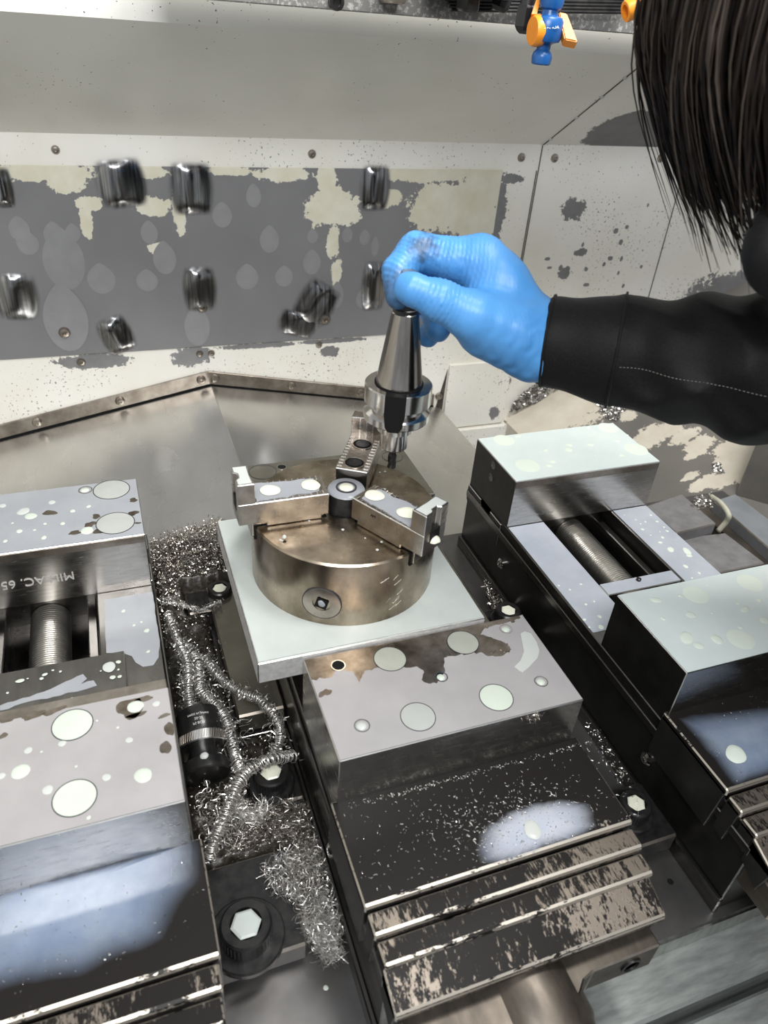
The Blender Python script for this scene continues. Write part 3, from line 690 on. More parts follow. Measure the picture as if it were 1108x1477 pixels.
p = at(921, 837, z=BZ); bm = B(); lathe(bm, [(.0022, 0), (.0022, .002), (.001, .0026), (0, .0026)], (p.x, p.y, BZ), 14); obj('grub_screw', bm, 'black', vr, True, 40)
# pool on the right guard
gz_ = -0.0396
W2 = lambda pts, z: [at(u, v, z=z) for u, v in pts]
pool('coolant_pool', at(1085, 1085, z=gz_), fray(W2([(978, 1036), (1000, 1030), (1040, 1027), (1080, 1022), (1120, 1018), (1150, 1040), (1160, 1080), (1140, 1105), (1062, 1133), (1056, 1131), (1035, 1103), (1010, 1073), (990, 1050)], gz_), .004, .0004), 'pool', vr)
drops(vr, [(1061, 1089, 18, .75, 'dropbright')], gz_, .0008)
# ---- left vise wet surfaces
o6 = lambda u, v: (u / 3.259, 640 + v / 3.259); o7 = lambda u, v: (u / 2.75, 940 + v / 2.75)
XL = -0.244
hol = []
def hole_blob(u, v, ru, asp=1.0, ang=0.0, z=0.0, rough=0.2):
    p = at(u, v, z=z); t = (p - CAM) @ (RM @ Vector((0, 0, -1)))
    return blob(p.x, p.y, z, ru * t / FPX, asp, ang, 20, rough)
film('coolant_film', [Vector((XL + IN, .2403 + IN, 0)), Vector((XL + .16 - IN, .2403 + IN, 0)), Vector((XL + .16 - IN, .3218 - IN, 0)), Vector((XL + IN, .3218 - IN, 0))], 'film_left', vl,
     holes=[hole_blob(72, 740.3, 8.5, .8), hole_blob(192.5, 722, 6, .8, .4), hole_blob(192, 741, 7, .9), hole_blob(139, 745.5, 6, .9), hole_blob(130.5, 757, 8, .8), hole_blob(108, 769, 9, .5, .2), hole_blob(143, 767, 7, 1), hole_blob(199, 755, 4.5, .5)])
for nm_, a in (('rear', 0.2403), ('front', 0.0)):
    bm = B(); box(bm, XL + IN, XL + .16 - IN, a + IN, a + .0812 - 2 * IN, -.0002, .00012); obj('stained_top', bm, 'baretop', vl)
bm = B(); box(bm, IN, .16 - IN, IN, .0806 - IN, -.0002, .00012); obj('stained_top', bm, 'baretop', vm)
plug(vl, 161, 706.6, 25.5, 0, mat='film_plug'); plug(vl, 166.6, 755, 27, 0, mat='film_plug')
bolthole(vl, 123.4, 707.5, 9, 0, 'drop'); drops(vl, [(125.8, 765.8, 9, 1.0), (44.5, 745, 8, 1.0), (33.8, 738, 9, .9, 'droppale'), (3.7, 730, 5, 1, 'droppale'), (75, 725, 5, 1, 'droppale'), (28, 766.7, 4.5), (63.5, 776, 4.5), (105, 737.6, 4), (90.5, 755.7, 3.5), (128, 731, 3.5), (7.7, 781, 3.5), (65, 756, 2.5), (18, 755, 2), (50, 765, 2)], 0)
rects = [Vector((XL + IN, IN, 0)), Vector((XL + .16 - IN, IN, 0)), Vector((XL + .16 - IN, .0806 - IN, 0)), Vector((XL + IN, .0806 - IN, 0))]
film('coolant_film', rects, 'film_grey', vl, holes=[hole_blob(188, 1022, 21, .75, .3, 0, .22), hole_blob(207, 1009, 12, .45, .2), hole_blob(197, 1032, 12, .4, .1), hole_blob(237, 1033, 7.5, .5, .1), hole_blob(244.5, 1052, 6, 2.3, 0, 0, .15), hole_blob(239, 1079, 7.5, 1.6, 0, 0, .12), hole_blob(48, 1032, 16, .45, .3), hole_blob(78, 1026, 14, .4, .2), hole_blob(8, 1040, 10, .4), hole_blob(5, 1062, 6, .8)])
plug(vl, 104.7, 1046, 28.5, 0, .0006, 'drop'); plug(vl, 108, 1151.6, 31, 0, .0006, 'drop')
for a in ((195.3, 1020, 11.5), (30, 1113.5, 12.5), (206.5, 1119, 12.5)):
    bm = B(); p = at(*a[:2], z=0); tt = (p - CAM) @ (RM @ Vector((0, 0, -1))); dome(bm, (p.x, p.y, .0004), a[2] * tt / FPX, .0007, 1, 0, 26, .03); obj('coolant_drop', bm, 'drop', vl, True)
drops(vl, [(90, 1072.7, 5.5, 1, 'droppale'), (69, 1140, 7.5, 1, 'droppale'), (186.5, 1068, 5, 1, 'droppale'), (225.5, 1015.6, 5, 1, 'droppale'), (153.8, 1121.8, 6, 1, 'droppale'), (41, 1083, 5.5, 1, 'droppale'), (2, 1120, 5.5, 1, 'droppale'), (128, 1180, 3), (60, 1085, 2), (170, 1050, 2), (140, 1040, 2), (110, 1106, 2)], 0)
film('coolant_film', fray(W2([o6(490, 735), o6(716, 697), o6(752, 930), o6(746, 1005), o6(722, 1042), o6(672, 1050), o6(638, 1030), o6(620, 1000), o6(575, 985), o6(500, 985)], BZ), .005, .0003), 'film_left', vl)
drops(vl, [o6(580, 788) + (3,), o6(630, 855) + (2.5,), o6(690, 880) + (4,), o6(697, 978) + (3,), o6(665, 840) + (2,)], BZ)
bm = B(); box(bm, XL + .02, XL + .134, .0925, .168, -.058, -.0475, .0006, 0, 1); obj('crossbar', bm, ['bed', 'bright'], vl)
cz = -.0475
drops(vl, [o7(433, 62) + (10, .9, 'droppale'), o7(447, 103) + (4, 1, 'droppale'), o7(80, 117) + (6, .6), o7(178, 92) + (4, .7), o7(165, 108) + (3,), o7(470, 42) + (4, .8), o7(470, 72) + (2,), o7(475, 100) + (3,), o7(30, 165) + (2,), o7(110, 108) + (1.5,), o7(240, 80) + (2,), o7(210, 75) + (2,), o7(285, 188) + (3,), o7(250, 210) + (6, .4), o7(400, 78) + (1.5,)], cz)
film('coolant_film', fray(W2([o7(0, 215), o7(90, 185), o7(200, 150), o7(260, 120), o7(330, 90), o7(345, 108), o7(320, 130), o7(372, 115), o7(385, 135), o7(340, 150), o7(240, 175), o7(130, 195), o7(60, 215), o7(0, 235)], cz), .004, .0005), 'film_left', vl)
pe = at(55, 837, y=.2402); text('engraving', 'MILLAC. 65', .0104, (pe.x, .2402 - .0003, pe.z), (PI / 2, PI, 0), 'engraved', vl, .0002, spacing=1.02)
pool('coolant_pool', at(105, 1282, z=gz_), fray([at(u, v, z=gz_) for u, v in ((-40, 1300), (0, 1283), (100, 1262), (200, 1235), (285, 1211), (291, 1225), (290, 1262), (275, 1285), (258, 1310), (248, 1332), (236, 1356), (205, 1372), (170, 1382), (140, 1398), (118, 1410), (80, 1414), (40, 1420), (0, 1430), (-40, 1440), (-80, 1400), (-80, 1330))], .004, .0003), 'pool', vl)
# ---- middle vise wet jaw top
c4 = lambda u, v: (400 + u / 1.979, 860 + v / 1.979)
edge = [c4(105, 240), c4(140, 235), c4(160, 225), c4(168, 212), c4(215, 215), c4(228, 232), c4(235, 247), c4(243, 225), c4(250, 214), c4(290, 205), c4(365, 205), c4(400, 202), c4(418, 215), c4(412, 240), c4(430, 250), c4(455, 250), c4(478, 218), c4(476, 177), c4(520, 168), c4(575, 162), c4(600, 172), c4(640, 172), c4(668, 152), c4(655, 135), c4(610, 117), c4(580, 110), c4(593, 92), c4(640, 80), c4(690, 66)]
pts = [Vector((.16 - IN, IN, 0)), Vector((.16 - IN, .0806 - IN, 0))] + [at(u, v, z=0) for u, v in reversed(edge)] + [Vector((IN, .066, 0)), Vector((IN, IN, 0))]
film('coolant_film', fray(pts, .0016, .0006, kx), 'film_grey', vm, holes=[hole_blob(469, 1000, 9, .7, .6, 0, .3), hole_blob(711, 939.5, 5, .5, .2), hole_blob(728, 936, 8, .8, .3), hole_blob(738.5, 896, 4.5, .8)])
for a in ((562.7, 951, 24), (667.8, 927.2, 23.5)): plug(vm, *a, 0, .0005, 'plugtan')
for a in ((603, 1034.3, 26), (715.8, 1006.5, 25)): plug(vm, *a, 0, .0005, 'drop' if a[0] > 650 else 'film_plug')
bolthole(vm, 487.9, 960.6, 10, 0); bolthole(vm, 522.3, 1047.5, 11, 0, 'droppale'); bolthole(vm, 636.5, 977.2, 9, 0, 'drop'); bolthole(vm, 730, 908, 9, 0, 'drop'); bolthole(vm, 780.5, 983.8, 9.5, 0, 'drop')
film('coolant_smear', fray([at(u, v, z=.0004) for u, v in ((751, 914), (757, 911), (766, 914), (774, 926), (778, 938), (775, 950), (764, 962), (754, 970), (748, 967), (742, 962), (751, 953), (756, 940), (753, 926))], .004, .0003), 'droppale', vm, .00025)
bm = B(); box(bm, IN, .16 - IN, .2403 + IN, .3218 - IN, -.0002, .00012); obj('stained_top', bm, 'olive', vm)
plug(vm, 379, 681, 20, 0, .0004, 'olive'); plug(vm, 566, 659, 15, 0, .0004, 'olive'); bolthole(vm, 406.5, 674.3, 6.5, 0)
# pool on the middle guard, with silvery chips in it
pool('coolant_pool', at(775, 1193, z=gz_), fray([at(u, v, z=gz_) for u, v in ((690, 1205), (700, 1193), (730, 1172), (770, 1158), (815, 1153), (848, 1158), (858, 1172), (862, 1192), (845, 1203), (800, 1220), (755, 1237), (715, 1248), (692, 1246), (686, 1228))], .003, .0005), 'poolwhite', vm)
drops(vm, [(768, 1198, 16, .75, 'droppale')], gz_, .0009)
# the fine steel chips lying on the guards and jaw joints
def chips_on(parent, name, poly, z, n, lmin=.0006, lmax=.003, mat='bright', bias=None, hmax=.0008):
    bm_v, bm_f = [], []
    us = [p[0] for p in poly]; vs = [p[1] for p in poly]; k = 0
    def inside(u, v):
        c = False
        for i in range(len(poly)):
            (a, b), (d, e) = poly[i], poly[i - 1]
            if (b > v) != (e > v) and u < (d - a) * (v - b) / (e - b) + a: c = not c
        return c
    tries = 0
    while k < n and tries < n * 30:
        tries += 1
        if bias and random.random() < .7: u, v = random.gauss(bias[0], bias[2]), random.gauss(bias[1], bias[3])
        else: u, v = random.uniform(min(us), max(us)), random.uniform(min(vs), max(vs))
        if not inside(u, v): continue
        p = at(u, v, z=z); a = random.uniform(0, PI); L = random.uniform(lmin, lmax) * random.random() ** .7; wd = random.uniform(.00012, .00035)
        dx, dy = math.cos(a), math.sin(a); b = len(bm_v); cur = random.uniform(-.4, .4) * L
        for s, h in ((-.5, .00008), (0, hmax * random.random()), (.5, .0001)):
            c = p + Vector((dx * s * L - dy * cur * (s * s), dy * s * L + dx * cur * s * s, h + .0002))
            bm_v += [c + Vector((-dy * wd, dx * wd, 0)), c - Vector((-dy * wd, dx * wd, 0)), c + Vector((0, 0, wd))]
        for q in (0, 3):
            for i in range(3): bm_f.append((b + q + i, b + q + (i + 1) % 3, b + q + 3 + (i + 1) % 3, b + q + 3 + i))
        k += 1
    o = raw(name, bm_v, bm_f, mat, parent); return tag(o, kind='stuff')
G1 = [(484, 1166), (850, 1068), (912, 1180), (526, 1302)]
chips_on(vm, 'steel_chips', G1, gz_, 900, bias=(740, 1190, 75, 34))
chips_on(vm, 'steel_chips', [(500, 1160), (850, 1068), (855, 1074), (505, 1168)], gz_, 260, lmax=.002)
chips_on(vm, 'steel_chips', [(840, 1045), (860, 1040), (930, 1175), (915, 1180)], gz_, 60)
chips_on(vl, 'steel_chips', [(0, 1290), (285, 1211), (300, 1330), (230, 1370), (0, 1440)], gz_, 160, lmax=.0022)
chips_on(vl, 'steel_chips', [(0, 1281), (255, 1213), (262, 1218), (0, 1288)], gz_, 260, lmax=.002)
chips_on(vr, 'steel_chips', [(975, 1030), (1108, 1000), (1108, 1110), (1062, 1130)], gz_, 50, lmax=.0016)
# ================================================================ CHUCK ON ITS PLATE
PZ = 0.0028
t_pl = thing('mounting_plate', 'square steel plate flooded with white coolant under the three-jaw chuck', 'plate', (0.051, 0.16, PZ - 0.0178))
bm = B(); box(bm, -0.0292, 0.1308, 0.0815, 0.2395, -0.0150, PZ, 0.0006, 0, 1); obj('plate', bm, ['sawn', 'ground'], t_pl)
ov = []
for (a, b) in ((-.0283, .0826), (.1297, .0826), (.1297, .2386), (-.0283, .2386)): ov.append(Vector((a, b, PZ)))
film('coolant_film', fray(ov, .008, .0001), 'film_plate', t_pl, .0009)
CX, CY, CR_, CZ = 0.0514, 0.1630, 0.0662, 0.0555
t_ch = thing('three_jaw_chuck', 'brown stained three-jaw lathe chuck standing on the white-topped plate', 'chuck', (CX, CY, PZ))
def kcut(a, w):  # slot edges of the three jaw ways
    return a
bm = B()
seg = 120; slots = [PI, -PI / 3, PI / 3]; sw = 0.0085
prof = [(CR_, PZ + 0.0003), (CR_, CZ - 0.0012), (CR_ - 0.0012, CZ), (0.0145, CZ), (0.0135, CZ - 0.001), (0.0135, CZ - 0.02), (0, CZ - 0.02)]
lathe(bm, prof, (CX, CY, 0), seg); 
body = obj('chuck_body', bm, 'chuck', t_ch, True, 30)
def jaw_local(a):
    return Matrix.Translation((CX, CY, 0)) @ Matrix.Rotation(a, 4, 'Z')
for k, a in enumerate(slots):
    mtx = jaw_local(a)
    # master jaw and its way: dark slot down the face and the rim of the body
    bm = B(); box(bm, 0.016, CR_ + 0.0004, -0.0085, 0.0085, CZ - 0.0105, CZ + 0.0004); bm.transform(mtx); obj('jaw_way', bm, 'void', t_ch)
    bm = B(); box(bm, 0.018, CR_ + 0.0022, -0.0075, 0.0075, CZ - 0.0085, CZ + 0.0046, 0.0005); box(bm, 0.020, CR_ - 0.008, -0.0100, 0.0100, CZ + 0.0004, CZ + 0.0046, 0.0005); bm.transform(mtx); mj = obj('master_jaw', bm, 'jaw', t_ch)
    # top jaw: stepped block
    hw = 0.0118; r0, r1, rt = 0.0156, 0.0770, 0.0655; zb, zs, zt = CZ + 0.0045, 0.0766, 0.0918
    bm = B()
    V2 = [(r0, zb), (r1, zb), (r1, zt), (rt, zt), (rt, zs), (r0, zs)]
    # waisted tower top (dog-bone outline) made of a scooped prism
    prism(bm, [(r0, zb), (r1, zb), (r1, zs), (r0, zs)], -hw, hw, 'y', 0.0006, 0, 1)
    tw = [(r1, -hw), (r1, -0.0045), (r1 - 0.0026, -0.0028), (r1 - 0.0026, 0.0028), (r1, 0.0045), (r1, hw), (rt, hw), (rt + 0.0012, 0.005), (rt + 0.0014, 0), (rt + 0.0012, -0.005), (rt, -hw)]
    prism(bm, tw, zs - 0.0005, zt, 'z', 0.0005, 0, 1)
    bm.transform(mtx); tj = obj('top_jaw', bm, ['jaw', 'bright'], t_ch)
    # serrations along both edges of the step
    bm = B()
    for i in range(11):
        r = 0.019 + i * 0.0042
        for s in (-1, 1): box(bm, r, r + 0.0008, s * (hw - 0.0022) - 0.0018, s * (hw - 0.0022) + 0.0018, zs, zs + 0.0006)
    bm.transform(mtx); obj('serration', bm, 'bright', tj)
    # two counterbored jaw bolts
    for r in (0.0255, 0.0535):
        p = mtx @ Vector((r, 0, zs)); bm = B(); lathe(bm, [(0.0078, 0.0), (0.0078, 0.0006), (0.0070, 0.0006), (0.0068, 0.0002)], p, 28, cap=False); ob = obj('bolt_seat', bm, 'jaw', tj, True, 40)
        bm = B(); lathe(bm, [(0.0070, 0.0003), (0.0, 0.0003)], p, 28, cap=False); obj('bolt_recess', bm, 'void', tj)
        bm = B(); lathe(bm, [(0.0050, 0.0004), (0.0050, 0.0007), (0.0032, 0.0007), (0.0030, 0.0005), (0, 0.0005)], p, 24, cap=False); obj('jaw_bolt', bm, 'black', tj, True, 40)
        if k < 2:
            bm = B(); dome(bm, p + Vector((0, 0, .0011)), 0.0066, .0009, 1, 0, 24, .04); obj('coolant_fill', bm, 'cream', tj, True)
    if k < 2:
        L = [(r0 + .006, -.0085), (.030, -.0095), (.040, -.0088), (.050, -.0098), (rt - .0008, -.0110), (rt - .0008, .0108), (.052, .0095), (.044, .0102), (.036, .0078), (.028, .0090), (r0 + .006, .0075), (r0 + .0045, 0)]
        film('coolant_film', fray([mtx @ Vector((x, y, zs)) for x, y in L], .003, .0004), 'film_left', tj, .0007)
        film('coolant_film', fray([mtx @ Vector((x, y, zt)) for x, y in ((rt + .0018, -.0105), (r1 - .001, -.0105), (r1 - .001, -.005), (r1 - .0034, -.003), (r1 - .0034, .003), (r1 - .001, .005), (r1 - .001, .0105), (rt + .0018, .0105), (rt + .0022, 0))], .003, .0001), 'droppale', tj, .0003)
        # scooped outer face with its pocket
    bm = B(); prism(bm, [(r1 + .0002, -.0050), (r1 + .0002, .0050), (r1 - .0022, .0030), (r1 - .0022, -.0030)], zs - .009, zs + .0002, 'z'); bm.transform(mtx); obj('end_pocket', bm, 'void', tj)
    if k == 1:
        bm = B(); dome(bm, mtx @ Vector((r1 + .0001, 0, zs - .0088)), .0042, .003, 1, 0, 16); obj('coolant_fill', bm, 'cream', tj, True)
# centre stop: dark knurled cylinder with a ringed, coolant-covered top
bm = B(); lathe(bm, [(0.0130, CZ - 0.019), (0.0130, 0.0700), (0.0122, 0.0712)], (CX, CY, 0), 48, cap=False); pl = obj('centre_stop', bm, 'black', t_ch, True, 40)
bm = B(); lathe(bm, [(0.0132, 0.0700), (0.0122, 0.0716), (0, 0.0719)], (CX, CY, 0), 48, cap=False); obj('coolant_film', bm, 'film_left', pl, True)
bm = B(); lathe(bm, [(0.0073, 0.0717), (0.0073, 0.0723), (0.0060, 0.0723), (0.0060, 0.0717)], (CX, CY, 0), 40, cap=False); obj('ring_groove', bm, 'darkgroove', pl)
bm = B(); lathe(bm, [(0.0050, 0.0718), (0.0044, 0.0726), (0, 0.0728)], (CX, CY, 0), 32, cap=False); obj('coolant_drop', bm, 'cream', pl, True)
# key socket on the side of the body
sk = Vector((0.0187, 0.1054, 0.0222)); nrm = Vector((sk.x - CX, sk.y - CY, 0)).normalized(); sc = Vector((CX, CY, 0.0222)) + nrm * CR_
bm = B(); lathe(bm, [(0.0128, -0.0014), (0.0128, 0.0002), (0.0120, 0.0004), (0.0062, 0.0004), (0.0060, -0.0002)], sc, 40, nrm, cap=False); pin = obj('pinion', bm, 'wornsteel', t_ch, True, 40)
bm = B(); lathe(bm, [(0.0135, -0.0014), (0.0135, 0.00012), (0.0128, 0.00012)], sc, 40, nrm, cap=False); obj('pinion_seam', bm, 'darkgroove', pin)
bm = B(); lathe(bm, [(0.0058, 0.00055), (0.0, 0.00055)], sc, 4, nrm, cap=False); obj('square_socket', bm, 'void', pin)
bm = B(); dome(bm, (0, 0, 0), .0022, .0008, 1.4); o = obj('coolant_drop', bm, 'film_left', pin, True); o.data.transform(Matrix.Translation(sc + nrm * .0006) @ Vector((0, 0, 1)).rotation_difference(nrm).to_matrix().to_4x4())
# rough scratches above the rim of the body
for i in range(9):
    a = math.radians(random.uniform(-84, -70)); z = random.uniform(0.012, 0.046); L = random.uniform(.04, .1)
    bm = B(); tube(bm, [Vector((CX + (CR_ + .00005) * math.cos(a + L * s), CY + (CR_ + .00005) * math.sin(a + L * s), z + .003 * s)) for s in (-.5, 0, .5)], .00022, 5); obj('scratch', bm, 'bright', t_ch)
bm = B()
for i in range(26):
    a = random.uniform(0, 6.28); r = random.uniform(.02, .06); dome(bm, (CX + r * math.cos(a), CY + r * math.sin(a), CZ), random.uniform(.0004, .0012), .0004, 1, 0, 8)
tag(obj('coolant_droplets', bm, 'droppale', t_ch, True), kind='stuff')
bm = B(); p = Vector((CX - .052, CY - .027, CZ + .002))
for i in range(14):
    q = p + Vector((random.gauss(0, .0015), random.gauss(0, .0015), -random.random() * .014)); dome(bm, q, random.uniform(.0008, .0016), .0016, 1, 0, 8)
tag(obj('foam_drip', bm, 'droppale', t_ch, True), kind='stuff')
text('stamp', 'AM', .0030, jaw_local(-PI / 3) @ Vector((.035, -.0118 - .0001, .071)), (PI / 2, 0, -PI / 3), 'void', t_ch, .0001)

# ================================================================ TOOL HOLDER
HX, HY = 0.0905, 0.1790
t_th = thing('tool_holder', 'tapered steel tool holder with black end mill held over the chuck by the gloved hand', 'tool holder', (HX, HY, 0.0735))
def turn(name, prof, mat, seg=48, parent=t_th, ang=35):
    bm = B(); lathe(bm, prof, (HX, HY, 0), seg); return obj(name, bm, mat, parent, True, ang)
turn('taper_shank', [(0.0159, 0.1405), (0.00885, 0.1888), (0.0083, 0.1893)], 'taper')
turn('flange', [(0.0165, 0.1132), (0.0223, 0.1142), (0.0229, 0.1150), (0.0229, 0.1198), (0.0190, 0.1226), (0.0190, 0.1246), (0.0230, 0.1272), (0.0230, 0.1393), (0.0224, 0.1400), (0.0165, 0.1400)], 'polished', 64)
turn('flange_groove', [(0.0166, 0.1400), (0.0166, 0.1408), (0.0159, 0.1408)], 'void')
turn('collet_shoulder', [(0.0098, 0.1040), (0.0128, 0.1050), (0.0128, 0.1090), (0.0120, 0.1098), (0.0140, 0.1110), (0.0140, 0.1134)], 'polished')
turn('collet_nut', [(0.0060, 0.0905), (0.0090, 0.0905), (0.0098, 0.0915), (0.0098, 0.1050)], 'polished')
turn('end_cap', [(0.0082, 0.1893), (0.0082, 0.1915), (0.0074, 0.1920), (0.0074, 0.1985), (0.0066, 0.1995)], 'black')
turn('pull_stud', [(0.0050, 0.1990), (0.0050, 0.2060), (0.0060, 0.2068), (0.0060, 0.2120), (0.0045, 0.2150), (0.0, 0.2150)], 'wornsteel')
dk = Vector((CAM.x - HX, CAM.y - HY, 0)).normalized(); dk = Matrix.Rotation(-0.05, 3, 'Z') @ dk; dang = math.atan2(dk.y, dk.x)
bm = B(); prism(bm, [(-.0070, .1402), (.0070, .1402), (.0070, .1262), (.0058, .1175), (.0035, .1140), (-.0035, .1140), (-.0058, .1175), (-.0070, .1262)], .0150, .0234, 'x'); 
bm.transform(Matrix.Translation((HX, HY, 0)) @ Matrix.Rotation(dang, 4, 'Z')); 
bm2 = bm
obj('drive_slot', bm2, 'void', t_th)
# fluted black end mill
V, F = [], []; n = 24; m = 26; L0, L1 = .0735, .0912
for j in range(m + 1):
    z = L0 + (L1 - L0) * j / m; fl = 1 if j < 17 else 0
    for i in range(n):
        a = 2 * PI * i / n; tw_ = (z - L0) * 230 * fl
        r = .0031 * (1 - .24 * fl * max(0, math.cos(3 * (a - tw_))) ** 1) + (0.0001 if fl else -.0004)
        V.append((HX + r * math.cos(a), HY + r * math.sin(a), z))
for j in range(m):
    for i in range(n): F.append((j * n + i, j * n + (i + 1) % n, (j + 1) * n + (i + 1) % n, (j + 1) * n + i))
F.append(tuple(reversed(range(n))))
raw('end_mill', V, F, 'black', t_th, True, 40)

# ================================================================ CLAMPS WITH CAP SCREWS
def cap_screw(t, c, rh, hh, rw, fillm, washer=True, tilt=0.0):
    c = Vector(c)
    if washer:
        bm = B(); lathe(bm, [(rw, 0), (rw, .0035), (rw - .001, .0045), (rh * .9, .0045)], c, 40); obj('washer', bm, 'black', t, True, 40); c = c + Vector((0, 0, .0045))
    bm = B(); lathe(bm, [(rh, 0), (rh, hh - .0012), (rh - .0012, hh), (rh * .62, hh), (rh * .60, hh - .004)], c, 44, cap=False); b = obj('cap_screw', bm, 'black', t, True, 40)
    bm = B()
    for i in range(40):
        a = 2 * PI * i / 40; q = c + Vector((rh * math.cos(a), rh * math.sin(a), 0)); box(bm, q.x - .00022, q.x + .00022, q.y - .00022, q.y + .00022, c.z + hh * .15, c.z + hh * .8)
    obj('knurl', bm, 'black', b)
    bm = B(); lathe(bm, [(rh * .60, hh - .0022), (0, hh - .0020)], c, 6, cap=False); obj('hex_socket', bm, 'void', b)
    bm = B(); lathe(bm, [(rh * .60, hh - .0010), (rh * .5, hh - .0002), (0, hh)], c, 6, cap=False); obj('coolant_fill', bm, fillm, b, False)
CLB = []
def clamp(label, bx, bolt, rh, ztop, fillm='cream', zbot=SZ, blk='black', rot=0.0, hh=.012, rw=None):
    CLB.append((bx[0] - .003, bx[1] + .003, bx[2] - .003, bx[3] + .003))
    t = thing('strap_clamp', label, 'clamp', ((bx[0] + bx[1]) / 2, (bx[2] + bx[3]) / 2, zbot), 'clamps that hold the vises down')
    bm = B(); box(bm, bx[0], bx[1], bx[2], bx[3], ztop - .018, ztop, .0015, 0, 1); obj('clamp_block', bm, [blk, 'wornsteel'], t)
    bm = B(); box(bm, bx[0] + .004, bx[0] + .014, bx[2] + .004, bx[3] - .004, zbot, ztop - .018); obj('heel', bm, blk, t)
    cap_screw(t, (bolt[0], bolt[1], ztop), rh, hh, rw or rh * 1.42, fillm)
    return t
p = at(355, 1336, z=-.094); a = at(333, 1403, z=-.108); b = at(446, 1368, z=-.108)
clamp('large clamp with a coolant-filled cap screw beside the front left chip guard', (a.x - .006, b.x, a.y + .002, .022), (p.x, p.y), .0150, -.108, 'film_plate', hh=.013, rw=.0225)
p = at(391, 1112, z=-.096); clamp('clamp with hexagon cap screw beside the left flank of the middle vise', (p.x - .016, -.0040, p.y - .016, p.y + .02), (p.x, p.y), .0125, -.112, rw=.0165)
p = at(317, 850, z=-.096); clamp('clamp with cap screw half buried in swarf beside the left edge of the white plate', (p.x - .030, p.x + .012, p.y - .010, p.y + .018), (p.x, p.y), .0105, -.110, rw=.0145)
p = at(733, 882, z=-.096); clamp('clamp with cap screw at the right rear corner of the middle jaw', (p.x - .016, .234, p.y - .018, p.y + .02), (p.x, p.y), .0115, -.110, rw=.015)
p = at(917, 1160, z=-.094); clamp('clamp with cap screw between the middle and right chip guards', (p.x - .014, .2345, p.y - .022, p.y + .022), (p.x, p.y), .0110, -.108, rw=.015)

# ================================================================ SCREW JACK (black work support) between the vises
ja = at(291, 1046, z=-.083); jb = at(292, 1100, z=-.083)
t_j = thing('screw_jack', 'black screw jack with white print and knurled silver ring lying in the swarf', 'jack', (ja.x, ja.y, -.11))
jd = Vector((at(299, 1126, z=-.086) - at(286, 1040, z=-.084))); jd.z = -0.012; jd.normalize(); j0 = at(286, 1036, z=-.086)
def jt(nm, prof, mat, seg=44, parent=t_j, ang=35):
    bm = B(); lathe(bm, [(r * 1.13, h * 1.08) for r, h in prof], j0, seg, jd); return obj(nm, bm, mat, parent, True, ang)
jt('body', [(.010, -.004), (.0135, -.003), (.0140, .0), (.0140, .0150), (.0132, .0162)], 'black')
kr = jt('knurled_ring', [(.0132, .0150), (.0164, .0158), (.0170, .0164), (.0170, .0226), (.0164, .0232), (.0120, .0232)], 'bright')
bm = B(); qz = Vector((0, 0, 1)).rotation_difference(jd)
for i in range(72):
    a = 2 * PI * i / 72
    tube(bm, [j0 + qz @ Vector((.01927 * math.cos(a + .07 * s), .01927 * math.sin(a + .07 * s), .0181 + .0060 * s)) for s in (0, 1)], .00022, 4)
obj('knurl', bm, 'wornsteel', kr)
jt('stem', [(.0085, .0225), (.0085, .0330)], 'black')
kn = jt('foot_knob', [(.0090, .0320), (.0145, .0328), (.0148, .0335), (.0148, .0402), (.0140, .0410), (0, .0410)], 'black')
for dd, r in ((.0362, .0024), ):
    pass
p = j0 + jd * .040 + Vector((0, 0, .0163)); bm = B(); dome(bm, p, .0030, .0016); obj('coolant_drop', bm, 'droppale', kn, True)
cf = j0 + jd * .0445; bm = B(); dome(bm, (0, 0, 0), .0036, .0012); o = obj('coolant_drop', bm, 'droppale', kn, True); o.data.transform(Matrix.Translation(cf + Vector((-.001, 0, .006))) @ qz.to_matrix().to_4x4())
for s, off, sz in (('PS BOX', .0040 + .007, .0026), ('20-30', .0075, .0026), ('MADE IN JAPAN', .004, .0021)):
    vN = (Vector((0, 0, 1)) - jd * jd.z).normalized(); vN = (vN + (CAM - j0).normalized() * .6); vN = (vN - jd * vN.dot(jd)).normalized(); vX = jd.cross(vN)
    o = text('lettering', s, sz, (0, 0, 0), (0, 0, 0), 'print', t_j, .00008)
    # wrapped round the barrel, reading towards the silver ring
    for vv in o.data.vertices:
        x, y, z = vv.co; a = x / .0159; n_ = vN * math.cos(a) - vX * math.sin(a); vv.co = j0 + jd * (off + y * 1.0) + n_ * (.01585 + z)

